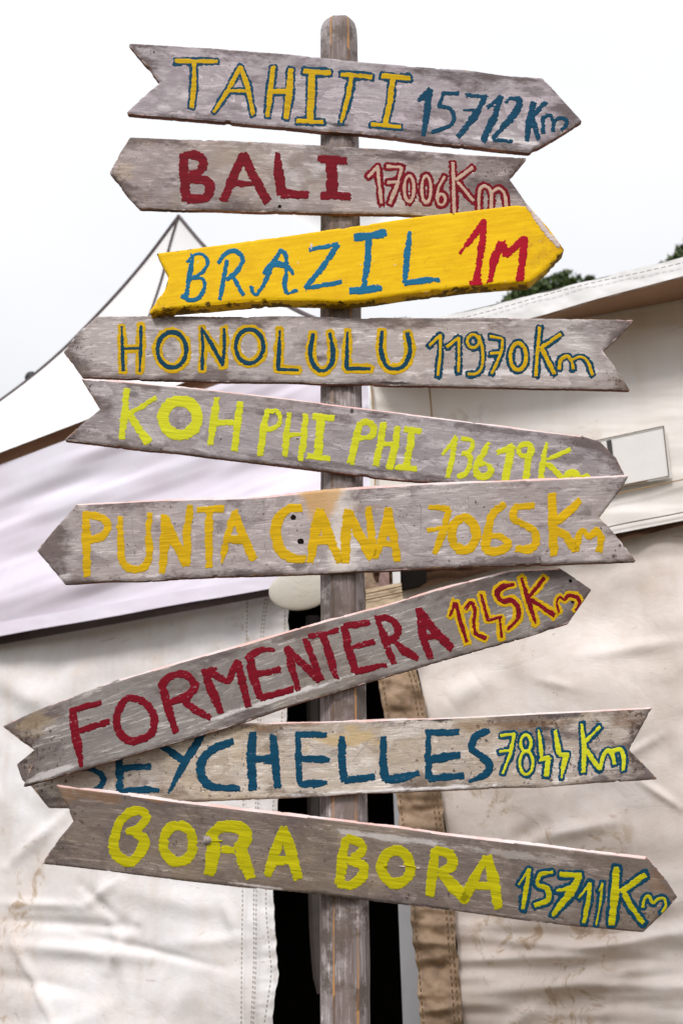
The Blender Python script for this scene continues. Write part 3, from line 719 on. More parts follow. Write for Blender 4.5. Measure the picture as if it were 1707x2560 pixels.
# ---- board 6
b = Board('sign_board', 'board with mustard PUNTA CANA letters and a bare orange patch, pointing left', [(192,1257),(394,1246),(600,1241),(660,1238),(818,1221),(1050,1206),(1400,1192),(1574,1184),(1560,1212),(1498,1294),(1515,1310),(1592,1402),(1394,1410),(1050,1420),(906,1430),(600,1440),(161,1459),(128,1420),(92,1376),(140,1318)],
  (1.887, -0.03), .012, 'w_punta', E, pa((192,1257),(1574,1184)), topb=(8,.004), seed=6, stains=((1465,1280,28,26,(0.10,0.08,0.08),.5),(230,1400,60,25,(0.10,0.08,0.08),.35),(752,1415,30,14,(0.035,0.03,0.03),.6),(600,1430,70,8,(0.10,0.08,0.08),.5),(150,1440,50,12,(0.86,0.82,0.83),.7),(910,1270,60,14,(0.22,0.12,0.06),.4),(170,1340,35,25,(0.10,0.08,0.08),.4)), tips=((92,1376,110),(1590,1400,120)))
go = 'gold'
b.text([
 ('L','P',28,0,go,'','l 432,352,22 435,500,30 440,752,24;c26 440,358 540,382 578,430 540,498 450,532'),
 ('L','U',24,0,go,'','c 655,378,18 660,520,22 665,650,26 730,712,28 812,698,24 848,620,24 840,500,22 850,348,18'),
 ('L','N',30,0,go,'','l 942,365,22 948,540,34 928,732,22;l 955,380,22 1000,500,32 1085,670,34;l 1112,302,20 1092,480,30 1088,680,24'),
 ('L','T',26,0,go,'','l 1165,326,22 1318,320,26;l 1235,330,24 1235,500,27 1235,695,24'),
 ('L','A',26,0,go,'','l 1400,342,20 1355,500,26 1318,672,14;l 1405,342,22 1450,480,28 1525,645,28;l30 1350,520 1450,520'),
 ('M','C',33,0,go,'','c 395,315,26 310,325,28 245,400,36 235,500,36 275,600,36 350,640,30 415,645,26'),
 ('M','A',28,0,go,'','l 518,330,26 490,470,34 458,665,24;l 530,330,24 570,470,34 650,665,26;l30 485,520 590,525'),
 ('M','N',30,0,go,'','l 705,332,24 690,480,32 685,660,28;l 718,345,24 770,470,34 860,625,36;l 838,312,22 850,450,28 868,620,28'),
 ('M','A',24,0,go,'','l 965,320,20 945,450,28 882,640,26;l 970,320,20 1000,480,28 1025,655,26;l22 925,545 1000,555'),
 ('N','7',24,0,go,'','l 60,305,20 185,322,24;l 188,325,22 150,470,26 95,605,18;l 50,458,14 195,435,20'),
 ('N','0',30,0,go,'','e 285,485 82,105'),
 ('N','6',28,0,go,'','c 545,295,22 470,360,28 440,480,30 432,580,30 510,598,28 575,550,26 520,500,22 450,500,20'),
 ('N','5',26,0,go,'','l23 735,300 622,308;c26 618,312 612,385 690,428 748,480 750,555 700,585 632,580'),
 ('N','K',30,0,go,'','l 860,228,26 866,400,33 872,620,28;l 1040,268,20 960,345,28 885,405,28;l30 880,455 950,500 1015,580'),
 ('N','m',22,0,go,'','c 1020,588,22 1035,500,22 1060,462,20 1105,500,22 1150,465,22 1182,510,24 1168,588,24'),
])
b.disc(733, 1293, .0052, P['hole'], 'nail_hole'); b.disc(752, 1353, .0058, P['hole'], 'nail_hole')
b.marks('N', 'l 312,225 325,530;l 235,345 300,260;l 5,300 3,500', P['pencil'], 'pencil_line')
b.marks('M', 'l 155,290 165,590;l 40,440 135,300;l 985,330 1125,500;l 1180,285 1178,515 ;l 800,290 790,450', P['pencil'], 'pencil_line')
b.marks('L', 'l 478,410 525,660;c 730,370 750,540 810,600;l 1315,360 1315,620', P['pencil'], 'pencil_line')
# ---- board 7
b = Board('sign_board', 'steeply tilted grey board, rough crimson FORMENTERA letters, pointing up right', [(6,1815),(120,1765),(298,1697),(450,1652),(600,1611),(806,1551),(950,1513),(1130,1460),(1279,1423),(1398,1418),(1478,1474),(1421,1558),(1300,1596),(1180,1631),(950,1696),(768,1752),(600,1808),(306,1896),(56,1969),(92,1879),(50,1850)],
  (1.887, 0.035), .012, 'w_form', E, pa((6,1815),(1279,1421)), bev=(5,.002), topb=(7,.003), seed=7, stains=((1260,1470,230,60,(0.10,0.08,0.08),.45),(90,1810,60,40,(0.58,0.42,0.20),.25),(120,1870,50,40,(0.10,0.08,0.08),.4),(560,1640,60,10,(0.10,0.08,0.08),.4),(1380,1450,60,40,(0.10,0.08,0.08),.4),(140,1930,80,12,(0.86,0.82,0.83),.5),(700,1745,260,8,(0.86,0.82,0.83),.6)), tips=((40,1850,200),(1478,1474,120)))
fr = 'fred'
b.text([
 ('O','F',28,0,fr,'','l 478,468,22 492,600,32 512,700,28 535,828,14;l 480,462,20 655,410,20;l 500,600,24 708,536,20'),
 ('O','O',27,0,fr,'','o 850,382 950,412 1008,510 985,610 875,660 790,620 765,520 800,420'),
 ('O','R',26,0,fr,'','l 1060,290,24 1100,450,30 1150,600,22;c 1060,295,26 1115,235,24 1205,225,24 1275,295,28 1230,365,26 1110,408,24;l 1200,395,22 1280,460,28 1370,508,22'),
 ('P','M',28,0,fr,'','l 20,470,20 110,445,12;l 30,470,24 80,600,34 135,735,22;l 60,475,26 180,535,22;l 182,540,24 245,400,22;l 250,410,22 280,550,30 315,690,20'),
 ('P','E',26,0,fr,'','l 322,372,26 350,500,30 392,635,24;c 322,368,24 400,328,22 482,325,14;l 360,490,22 520,458,24;l 402,640,24 600,585,24'),
 ('P','N',25,0,fr,'','l 568,312,20 600,440,27 640,585,18;l 580,322,18 680,430,27 780,510,34;l 688,258,18 740,390,26 790,520,24'),
 ('P','T',25,0,fr,'','l 715,238,20 900,200,18;l 805,235,24 850,380,28 890,510,18'),
 ('P','E',24,0,fr,'','l 942,178,24 970,320,28 1012,465,26;l20 945,172 1102,147;l20 970,315 1132,275;l 1020,468,26 1212,425,18'),
 ('P','R',25,0,fr,'','l 1160,128,20 1210,270,28 1262,410,20;c24 1150,122 1220,118 1285,165 1288,235 1220,270;l 1262,262,20 1330,330,28 1418,380,20'),
 ('Q','A',25,0,fr,'','l 248,452,20 278,620,28 325,765,22;l 258,455,20 360,600,32 465,705,28;l20 290,642 400,622'),
 ('Q','1',15,15,fr,y,'l 455,498,10 488,412,16;l 492,412,14 520,520,16 565,665,14'),
 ('Q','2',14,14,fr,y,'c 555,452 592,410 618,460 610,540 620,610;l 622,612,16 685,642,16'),
 ('Q','4',12,15,fr,y,'l 660,357 680,440 705,525,14;l 705,525 792,505;l 780,512 792,638'),
 ('Q','5',14,15,fr,y,'c 870,292,10 805,305,18 762,345,20 795,400,16 862,395,18 902,450,20 892,520,16 830,585,9'),
 ('Q','K',16,15,fr,y,'l 922,250,12 962,380,22 1015,545,12;l 1070,248,14 975,368,16;l 985,390,16 1135,490,18'),
 ('Q','m',11,14,fr,y,'c 1168,472 1152,410 1172,372 1200,392 1228,362,14 1282,372,15 1302,412,12 1275,460,10'),
])
b.disc(1425, 1452, .0035, P['hole'], 'nail_hole'); b.disc(1430, 1504, .003, P['hole'], 'nail_hole')
# ---- board 8
b = Board('sign_board', 'cream board, dark blue SEYCHELLES letters, swallowtail at right end', [(40,1910),(90,1868),(300,1850),(609,1806),(918,1799),(1174,1790),(1400,1778),(1631,1767),(1600,1825),(1574,1874),(1605,1905),(1642,1947),(1344,1967),(1107,1977),(975,1982),(650,1997),(533,2002),(300,2012),(170,2019),(121,2019),(80,1967),(55,1950)],
  (1.887, -0.03), .013, 'w_sey', E, pa((170,2021),(1642,1947)), topb=(6,.003), seed=8, stains=((1090,1798,90,8,(0.035,0.03,0.03),.95),(1400,1788,90,9,(0.10,0.08,0.08),.9),(870,1845,110,34,(0.58,0.42,0.20),.7),(700,1815,150,9,(0.22,0.12,0.06),.6),(1560,1800,60,30,(0.22,0.12,0.06),.4),(1250,1815,200,14,(0.22,0.12,0.06),.5),(1500,1945,30,8,(0.10,0.08,0.08),.7),(350,1930,170,50,(0.10,0.08,0.08),.35),(1000,1975,300,7,(0.86,0.82,0.83),.9)), tips=((1620,1790,230),(40,1910,120),(1300,1790,160)))
b.text([
 ('R','S',20,0,bl,'','c 100,440 220,455 285,510,22 255,575 150,620'),
 ('R','E',25,0,bl,'','l26 385,380 390,500 395,600;l24 400,445 585,437;l 410,592,20 560,588,26 645,590,16'),
 ('R','Y',24,0,bl,'','l 665,300,20 800,390,26;l 930,225,26 820,400,28 708,612,12'),
 ('R','C',26,0,bl,'','c 1125,272,26 1000,320,28 925,410,30 930,505,28 1000,565,28 1165,578,22'),
 ('R','H',30,0,bl,'','l 1258,220,26 1250,380,34 1258,580,30;l 1395,240,24 1405,400,28 1420,565,24;l 1270,385,22 1400,390,34'),
 ('S','E',22,0,bl,'','l 250,222,20 250,380,22 260,550,20;l21 245,228 428,228;l 260,385,20 400,385,26 448,390,14;l 265,550,22 350,545,30 435,542,16'),
 ('S','L',25,0,bl,'','l 537,240,20 535,380,26 550,525,24;l 560,525,24 738,505,24'),
 ('S','L',26,0,bl,'','l 808,245,22 802,400,28 815,515,26;l 830,520,26 900,515,32 1030,480,20'),
 ('S','E',24,0,bl,'','l 1100,215,20 1095,360,22 1102,505,24;l22 1090,215 1290,212;l 1110,385,24 1200,375,34 1300,360,22;l 1108,515,24 1322,492,24'),
 ('S','S',22,0,bl,'','c 1492,200,18 1410,238,28 1378,315,26 1440,365,24 1498,425,26 1465,490,24 1365,533,12'),
 ('T','7',11,13,le,bl,'l 378,362 465,355;l 465,355 440,480,14 390,610,8;l 368,470 435,462'),
 ('T','8',11,13,le,bl,'e 540,412 34,54;e 543,542 43,76'),
 ('T','4',14,13,le,bl,'l 622,325,10 638,440,14 640,500,12;l 630,520 690,510;l 690,512,18 672,625,20'),
 ('T','4',15,13,le,bl,'l 732,335,14 748,430,18 755,480,16;l 760,488 815,488;l 802,490,20 785,570,18 772,640,8'),
 ('T','K',15,14,le,bl,'l 905,290,12 920,440,18 915,600,16;l 1022,308,12 930,400,13;l 935,460,16 1020,585,15'),
 ('T','m',14,13,le,bl,'c 1025,580 1048,490 1078,458 1108,500 1118,550;c 1100,465 1158,455 1178,510 1175,590'),
])
b.marks('S', 'l 605,400 705,270;c 840,320 920,330 985,370 930,400 845,430;l 700,260 740,245', P['pencil'], 'pencil_line')
b.marks('R', 'l 1205,255 1180,480;l 1185,385 1240,385;c 545,410 535,500 580,520', P['pencil'], 'pencil_line')
# ---- board 9
b = Board('sign_board', 'lowest brown grey board, lime BORA BORA letters, pointing right', [(136,1958),(300,1978),(450,1999),(600,2017),(800,2040),(1000,2063),(1107,2079),(1350,2108),(1616,2141),(1654,2184),(1692,2243),(1650,2290),(1608,2331),(1450,2318),(1306,2301),(1107,2274),(950,2256),(830,2241),(753,2232),(600,2218),(524,2210),(264,2179),(106,2159),(140,2105),(182,2053),(169,2021)],
  (1.885, 0.03), .015, 'w_bora', E, pa((136,1958),(1616,2141)), topb=(10,.0075), seed=9, stains=((400,1992,70,16,(0.22,0.12,0.06),.85),(240,1985,80,26,(0.22,0.12,0.06),.6),(160,1975,35,40,(0.22,0.12,0.06),.6),(150,2120,50,40,(0.035,0.03,0.03),.5),(300,2080,80,40,(0.10,0.08,0.08),.4),(980,2095,200,10,(0.86,0.82,0.83),.4),(1300,2140,200,14,(0.7,0.65,0.63),.3),(900,2245,250,7,(0.035,0.03,0.03),.6),(640,2215,120,5,(0.86,0.82,0.83),.5),(1640,2200,40,40,(0.22,0.12,0.06),.4)), tips=((110,2080,170),(1680,2230,150)))
lm = 'lime'
b.text([
 ('U','B',30,0,lm,'','c 720,205,30 655,270,28 628,350,32 615,460,34 665,520,38 740,525,34 795,455,38 815,400,34 760,345,34 705,335,22;c 720,205,30 790,205,30 825,248,28 785,305,28 735,340,26'),
 ('U','O',34,0,lm,'','e 1035,415 96,122'),
 ('U','R',40,0,lm,'','c 1248,365,36 1310,310,40 1420,308,42 1478,360,46 1450,430,44;l 1262,380,40 1262,480,50 1238,610,36;l 1440,430,44 1460,520,46 1505,630,38;l 1330,455,26 1400,460,26'),
 ('V','A',34,0,lm,'','l 282,320,26 230,470,36 180,622,28;l 288,320,26 335,480,42 378,640,34;l32 230,525 340,525'),
 ('V','B',32,0,lm,'','l 690,380,26 665,520,34 652,670,36;c 700,380,26 775,408,28 800,462,30 740,505,26;c 700,518,24 795,558,34 800,620,36 735,685,32 650,680,30'),
 ('V','O',35,0,lm,'','e 1017,568 94,108'),
 ('V','R',33,0,lm,'','l 1272,460,28 1258,600,36 1240,745,30;c 1280,458,28 1365,485,34 1385,560,34 1310,600,30;l 1320,615,32 1390,695,42 1470,775,38'),
 ('W','A',33,0,lm,'','l 135,655,34 200,520,34 280,375,22;l 295,372,26 325,520,40 360,695,28;l 215,560,24 330,565,32'),
 ('W','1',15,17,lm,hb,'l 492,552,9 562,455,13;l 562,455,13 545,560,18 520,708,14'),
 ('W','5',15,17,lm,hb,'l 712,470,12 635,485,16;c 632,488 615,550 678,580,18 682,655,18 600,688,15'),
 ('W','7',20,17,lm,hb,'l 768,485,16 895,495,20;l 890,505,20 830,610,30 715,752,16;l 742,592,12 850,572,20'),
 ('W','1',12,17,lm,hb,'l 885,640,8 960,545,14;l 960,545,14 948,660,18 920,800,12'),
 ('W','1',9,17,lm,hb,'l 1018,595,7 1040,545,8;l 1040,545,8 1025,680,9 1000,818,7'),
 ('W','K',24,18,lm,hb,'l 1130,442,20 1122,600,30 1100,808,22;l 1315,490,20 1165,595,22;l 1185,620,20 1235,710,20 1305,805,16'),
 ('W','m',11,16,lm,hb,'c 1302,700 1312,650 1340,628 1368,672 1400,648 1440,642 1452,690 1428,732'),
])
n_ = b.disc(518, 2101, .0085, P['nail'], 'nail', .006); n_['label'] = 'rough grey nail head through the R of BORA'
n_ = b.disc(963, 2165, .004, P['lime'], 'nail', .004); n_['label'] = 'nail smeared with lime paint in the second O'
b.marks('V', 'l 1032,562,3 1075,566,5', P['white'], 'paint_ridge', h=.0015, rough=1)
b.marks('V', 'l 1070,552,6 1150,572,7', P['lime'], 'paint_ridge', h=.002, rough=1)
b.marks('V', 'l 1148,574,5 1170,576,3', P['white'], 'paint_ridge', h=.0015, rough=1)
b.marks('U', 'l 1225,400,5 1320,398,6', P['lime'], 'paint_ridge', h=.002)

# ------------------------------------------------------------------ ground
def grid_mesh(name, nx, ny, fn, mats, parent=None, sm=True):
    u = np.linspace(0, 1, nx); v = np.linspace(0, 1, ny); U, Vv = np.meshgrid(u, v)
    p = fn(U, Vv).reshape(-1, 3); idx = np.arange(nx*ny).reshape(ny, nx)
    f = np.stack([idx[:-1, :-1], idx[:-1, 1:], idx[1:, 1:], idx[1:, :-1]], -1).reshape(-1, 4)
    me = bpy.data.meshes.new(name)
    o_ = Vector(p.mean(0).tolist())
    me.from_pydata((p-np.array(o_)).tolist(), [], f.tolist())
    if sm: smooth(me)
    o = link(name, me, parent, mats)
    o.location = o_ - (parent.location if parent else Vector())
    return o
mg = plain('trodden earth and short grass', (0.13, 0.11, 0.075), 0.95, 0.4, 3)
o = grid_mesh('ground', 60, 60, lambda U, V_: np.stack([(U-.5)*1600, (V_-.5)*1600, (vn(U*40, V_*40, 1)-.5)*0.05-0.03], -1), [mg])
tag(o, kind='structure')

# ------------------------------------------------------------------ fabric helpers
def crease(X, Y, x1, y1, x2, y2, w, a):
    d = np.array([x2-x1, y2-y1], float); L2 = d@d
    t = np.clip(((X-x1)*d[0]+(Y-y1)*d[1])/L2, 0, 1)
    q = np.hypot(X-x1-t*d[0], Y-y1-t*d[1])
    return 1.15*a*np.exp(-(q/(1.25*w))**2)*(0.25+0.75*np.sin(math.pi*np.clip(t, 0.06, 0.94)))
def sheet(name, corners, pl, nx, ny, disp, mats, parent=None, edgeL=None, edgeR=None, edgeT=None, edgeB=None):
    TL, TR, BR, BL = [np.array(c, float) for c in corners]
    def fn(U, V_):
        X = (TL[0]*(1-U)+TR[0]*U)*(1-V_)+(BL[0]*(1-U)+BR[0]*U)*V_
        Y = (TL[1]*(1-U)+TR[1]*U)*(1-V_)+(BL[1]*(1-U)+BR[1]*U)*V_
        if edgeT is not None:
            yt = np.interp(X, [q[0] for q in edgeT], [q[1] for q in edgeT]); yb = np.interp(X, [q[0] for q in edgeB], [q[1] for q in edgeB])
            Y = yt*(1-V_)+yb*V_
        if edgeR is not None or edgeL is not None:
            xl = np.interp(Y, [q[1] for q in edgeL], [q[0] for q in edgeL]) if edgeL is not None else X[:, :1]*0+TL[0]
            xr = np.interp(Y, [q[1] for q in edgeR], [q[0] for q in edgeR]) if edgeR is not None else X[:, :1]*0+TR[0]
            X = xl*(1-U)+xr*U
        p = unproj(X, Y, pl); d = disp(X, Y)
        dirv = p-np.array([0, 0, CZ]); dirv /= np.linalg.norm(dirv, axis=-1, keepdims=True)
        nrm = np.array([pl[1], -1.0, 0]); nrm /= np.linalg.norm(nrm)      # towards the camera side
        return p+nrm*d[..., None]
    return grid_mesh(name, nx, ny, fn, mats, parent)
def ribbon(name, pts, pl, w, mats, parent, off=.004, dash=None, thick=.0012):
    """raised thread / tape along px points"""
    P_ = catmull([(q[0], q[1]) for q in pts], n=10) if len(pts) > 2 else np.array(pts, float)
    W3 = unproj(P_[:, 0], P_[:, 1], pl); nrm = np.array([pl[1], -1.0, 0]); nrm /= np.linalg.norm(nrm)
    W3 = W3+nrm*off
    seg = np.linalg.norm(np.diff(W3, axis=0), axis=1); s = np.concatenate([[0], np.cumsum(seg)]); L_ = s[-1]
    def pos(t): return np.array([np.interp(t, s, W3[:, k]) for k in range(3)])
    runs = [(0, L_)] if not dash else [(t, min(t+dash[0], L_)) for t in np.arange(0, L_, dash[0]+dash[1])]
    vs = []; fs = []
    for a, b_ in runs:
        n = max(1, int((b_-a)/0.05)) if not dash else 1
        ts = np.linspace(a, b_, n+1); base = len(vs)
        for k, t in enumerate(ts):
            p = pos(t); q = pos(min(t+.004, L_)); r0 = pos(max(t-.004, 0)); d = q-r0; d /= (np.linalg.norm(d)+1e-9)
            sv = np.cross(d, nrm)*w/2
            vs += [tuple(p-sv), tuple(p-sv*.5+nrm*thick), tuple(p+sv*.5+nrm*thick), tuple(p+sv)]
            if k:
                o_ = base+4*(k-1)
                for j in range(3): fs.append((o_+j, o_+j+1, o_+5+j, o_+4+j))
    me = bpy.data.meshes.new(name); pl0 = parent.location if parent else Vector()
    me.from_pydata([(v[0]-pl0.x, v[1]-pl0.y, v[2]-pl0.z) for v in vs], [], fs)
    return link(name, me, parent, mats)

canvas_dirty = canvas_mat('soiled white canvas', (0.88, 0.82, 0.79), (0.50, 0.35, 0.24), 0.55, 1.6, speck=0.6)
canvas_left = canvas_mat('creased cream canvas', (0.87, 0.855, 0.87), (0.56, 0.42, 0.32), 0.52, 1.5, speck=0.6)
canvas_val = canvas_mat('white tent valance', (0.90, 0.885, 0.87), (0.64, 0.50, 0.37), 0.36, 1.2, speck=0.3, bumpk=.3)
canvas_white = canvas_mat('clean white tarpaulin', (0.86, 0.86, 0.87), (0.7, 0.68, 0.7), 0.15, 2.0, speck=0.0, streak=0.0, bumpk=.3)
canvas_lilac = canvas_mat('satin white awning', (0.85, 0.82, 0.93), (0.68, 0.54, 0.67), 0.55, 1.0, speck=0.0, streak=0.0, bumpk=.2, rough=0.45)
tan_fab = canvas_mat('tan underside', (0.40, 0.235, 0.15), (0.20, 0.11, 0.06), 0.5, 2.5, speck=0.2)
strap_fab = canvas_mat('grimy tan webbing', (0.40, 0.275, 0.18), (0.07, 0.045, 0.03), 0.95, 6.0, speck=0.8, streak=0.4)
thread = plain('brown thread', (0.16, 0.10, 0.05), 0.9)
seamc = plain('stained seam', (0.42, 0.28, 0.15), 0.9)
dark = plain('painted interior shade', (0.012, 0.010, 0.009), 0.95)  # near-black, so the shade inside the doorway sits in the colour
cord_m = plain('dark edge cord', (0.10, 0.075, 0.08), 0.8)
metal = plain('dull aluminium', (0.42, 0.42, 0.44), 0.5, 0.15, 8, 0.3)

PL = (3.6, -0.68)      # left tent front
PLW = (3.74, -0.68)    # left wall, set back under the awning
PR = (3.4, -0.42)      # right tent front
PRW = (3.455, -0.42)
PRF = (3.15, -0.42)

# ------------------------------------------------------------------ left marquee
tl = empty('marquee', (-1.2, 4.6, 0), 'white peaked marquee roof with dark corded ridges behind the signpost at left', 'marquee')
Lp = [(-560,1345,5.5),(-250,1180,5.4),(0,1003,5.3),(90,934,5.28),(165,868,5.26),(245,786,5.25),(310,715,5.24),(370,643,5.23),(447,540,5.2)]
Rp = [(830,815,3.6),(740,775,3.9),(640,715,4.3),(560,660,4.7),(508,612,4.95),(447,540,5.2)]
def curve3(Q, n):
    c = catmull(Q, n=8); t = np.linspace(0, 1, len(c)); tt = np.linspace(0, 1, n)
    q = np.stack([np.interp(tt, t, c[:, k]) for k in range(3)], -1)
    return np.array([at(a[0], a[1], (a[2], 0.0))[:] for a in q])
nL = curve3(Lp, 60); nR = curve3(Rp, 60)
def roof(U, V_):
    k = np.clip(((1-V_)*59).round().astype(int), 0, 59)       # row 0 at the peak
    p = nL[k]*(1-U[..., None])+nR[k]*U[..., None]
    sag = np.sin(U*math.pi)*np.sin((1-V_)*math.pi)*0.12
    p[..., 1] += sag; return p
grid_mesh('roof', 50, 60, roof, [canvas_white], tl)
def tube(name, pts, r, m, parent, seg=8):
    vs = []; fs = []; pts = [Vector(p) for p in pts]; o0 = parent.location
    for i, p in enumerate(pts):
        d = (pts[min(i+1, len(pts)-1)]-pts[max(i-1, 0)]).normalized(); a = d.cross(Vector((0, 1, 0.01))).normalized(); b_ = d.cross(a)
        rr = r(i/(len(pts)-1)) if callable(r) else r
        for k in range(seg):
            t = 2*math.pi*k/seg; vs.append(tuple(p+(a*math.cos(t)+b_*math.sin(t))*rr-o0))
    for i in range(len(pts)-1):
        for k in range(seg): fs.append((i*seg+k, i*seg+(k+1) % seg, (i+1)*seg+(k+1) % seg, (i+1)*seg+k))
    fs.append(tuple(range(seg))); fs.append(tuple(range(len(vs)-seg, len(vs))))
    me = bpy.data.meshes.new(name); me.from_pydata(vs, [], fs); smooth(me); return link(name, me, parent, [m])
tube('ridge_cord', nL, .0095, cord_m, tl); tube('ridge_cord', nR, .0095, cord_m, tl)
mid = []
for k in range(59, 30, -1):
    f = .40+.012*(59-k)/5
    p = nL[k]*(1-f)+nR[k]*f; p[1] += math.sin(f*math.pi)*math.sin((k/59)*math.pi)*0.12-.01; mid.append(p)
tube('ridge_seam', mid, .006, cord_m, tl)
# back half of the roof so that the marquee is closed
def rear(src, off):
    def fn(U, V_):
        k = np.clip(((1-V_)*59).round().astype(int), 0, 59); p = src[k].copy()
        q = U*V_; p[..., 0] += off[0]*q; p[..., 1] += off[1]*q; return p
    return fn
grid_mesh('rear_roof', 8, 60, rear(nL, (1.2, 2.9)), [canvas_white], tl)
grid_mesh('rear_roof', 8, 60, rear(nR, (-0.2, 2.9)), [canvas_white], tl)
# dark round cap that sticks up behind the ridge
def ball(name, c, r, m, parent, sq=1.0):
    bm = bmesh.new(); bmesh.ops.create_uvsphere(bm, u_segments=24, v_segments=14, radius=r)
    for v in bm.verts: v.co.z *= sq
    me = bpy.data.meshes.new(name); bm.to_mesh(me); bm.free(); smooth(me)
    o = link(name, me, parent, [m]); o.location = Vector(c)-(parent.location if parent else Vector()); return o
ball('ridge_knob', at(80, 945, (5.34, 0)), .036, plain('black rubber', (0.02, 0.02, 0.022)), tl)
# eave: brown strip behind the eave line, the inside shade painted in its colour
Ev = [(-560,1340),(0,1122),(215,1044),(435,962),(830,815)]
sheet('eave_shade_strip', ((-560,0),(830,0),(830,0),(-560,0)), (PL[0]+.03, PL[1]), 90, 8, lambda X, Y: .006*np.sin(X/38), [canvas_mat('painted brown eave shade', (0.62, 0.37, 0.25), (0.35, 0.2, 0.13), 0.5, 2.5, speck=0.1)], tl,
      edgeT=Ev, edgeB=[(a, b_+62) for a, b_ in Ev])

# ------------------------------------------------------------------ awning under it
aw = empty('awning', (-0.6, 4.0, 0), 'satiny lilac white awning sheet with soft diagonal folds, hemmed along its lower edge at left', 'awning')
def dfold(X, Y):
    s_ = (X*0.36+Y*0.93); q = (X*0.93-Y*0.36)
    a = np.sin(s_/46+1.1*fbm(X/420, Y/300, 3)*4)*.018*(0.3+1.2*fbm(X/500, Y/260, 9))
    a += (fbm(q/600, s_/95, 22)-.5)*.09
    return a*sst(0, 90, 1590-.17*X-Y)
sheet('awning_cloth', ((-350,0),(925,0),(925,0),(-350,0)), PL, 260, 170, dfold, [canvas_lilac], aw,
      edgeT=[(-350,1300),(0,1168),(165,1108),(925,830)], edgeB=[(-350,1622),(0,1560),(720,1436),(925,1400)])
sheet('hem', ((-350,0),(925,0),(925,0),(-350,0)), (PL[0]-.012, PL[1]), 200, 10, lambda X, Y: .004*np.sin(X/57)+.006*(fbm(X/90, Y/40, 4)-.5), [canvas_lilac], aw,
      edgeT=[(-350,1618),(0,1556),(720,1432),(925,1396)], edgeB=[(-350,1650),(0,1590),(720,1463),(925,1428)])
# dark strip that paints the shadow line under the awning hem
sheet('hem_shadow_strip', ((-350,0),(925,0),(925,0),(-350,0)), (PL[0]+.06, PL[1]), 60, 3, lambda X, Y: X*0, [plain('painted dark hem shadow', (0.05, 0.03, 0.022))], aw,
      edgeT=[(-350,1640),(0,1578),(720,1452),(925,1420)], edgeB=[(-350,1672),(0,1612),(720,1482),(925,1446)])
# round translucent cap tied beside the post
me = None
capc = at(752, 1474, (3.30, 0)); bm = bmesh.new(); bmesh.ops.create_uvsphere(bm, u_segments=32, v_segments=16, radius=1)
for v in bm.verts: v.co = Vector((v.co.x*.100, v.co.y*.014, v.co.z*.066))
me = bpy.data.meshes.new('cap'); bm.to_mesh(me); bm.free(); smooth(me)
o = link('oval_flap', me, None, [canvas_mat('milky oiled cloth', (0.58, 0.55, 0.49), (0.5, 0.45, 0.34), 0.5, 6.0, speck=0.1)]); o.location = capc; o.rotation_euler = (0, R(-8), 0)
tag(o, 'flat milky oval flap below the awning hem, just left of the post', 'flap')

# ------------------------------------------------------------------ tent with the left and right wall
tn = empty('canvas_tent', (0.6, 3.6, 0), 'large soiled white canvas tent with a dark doorway behind the signpost', 'tent')
edgeR = [(731,1430),(731,1530),(723,1800),(702,2010),(683,2230),(692,2374),(697,2437),(679,2560),(690,2760)]
def dleft(X, Y):
    d = (fbm(X/260, Y/200, 31)-.5)*.055+(fbm(X/90, Y/70, 37, 2)-.5)*.010
    for c in ((30,2335,140,2560,10,.012),(175,2025,15,2170,12,.014),(340,2306,270,2430,12,.012),(0,2300,340,2320,12,-.014),(0,2258,200,2264,10,.010),
              (0,2358,370,2395,16,.016),(208,2214,300,2306,12,-.012),(300,2200,210,2270,10,.010),(560,2250,585,2330,12,.010),(270,2215,600,2290,20,.006),
              (50,2640,300,2500,22,.012),(380,2640,520,2380,24,.010),(0,1700,130,1760,26,.022),(40,1790,250,1650,30,.018),(430,2360,640,2345,14,.008),(180,2330,560,2420,9,-.008),
              (120,2060,60,2300,18,-.012),(250,2180,330,2520,14,.009),(0,2440,200,2480,14,-.010)):
        d = d+crease(X, Y, *c)
    ver = (fbm(X/34, Y/500, 8)-.5)*.028*sst(1800, 1560, Y)
    pk = sst(600, 700, X)*(fbm(X/200, Y/42, 12)-.5)*.022
    return d+ver+pk
sheet('left_wall', ((-400,1440),(731,1430),(690,2760),(-400,2760)), PLW, 230, 300, dleft, [canvas_left], tn, edgeR=edgeR)
for nm, pts in (('stitch_line', [(631,1480),(628,1650),(622,1950),(620,2230),(618,2400),(617,2600)]),
                ('stitch_line', [(684,1480),(670,1600),(662,1850),(654,2230),(653,2400),(645,2600)]),
                ('stitch_line', [(678,1480),(664,1600),(656,1850),(648,2230),(648,2400),(640,2600)]),
                ('stitch_line', [(726,1480),(717,1800),(696,2010),(678,2230),(687,2374),(691,2437),(674,2560)])):
    ribbon(nm, pts, PLW, .0028, [thread], tn, off=.028, dash=(.009, .006), thick=.002)['kind'] = 'stuff'
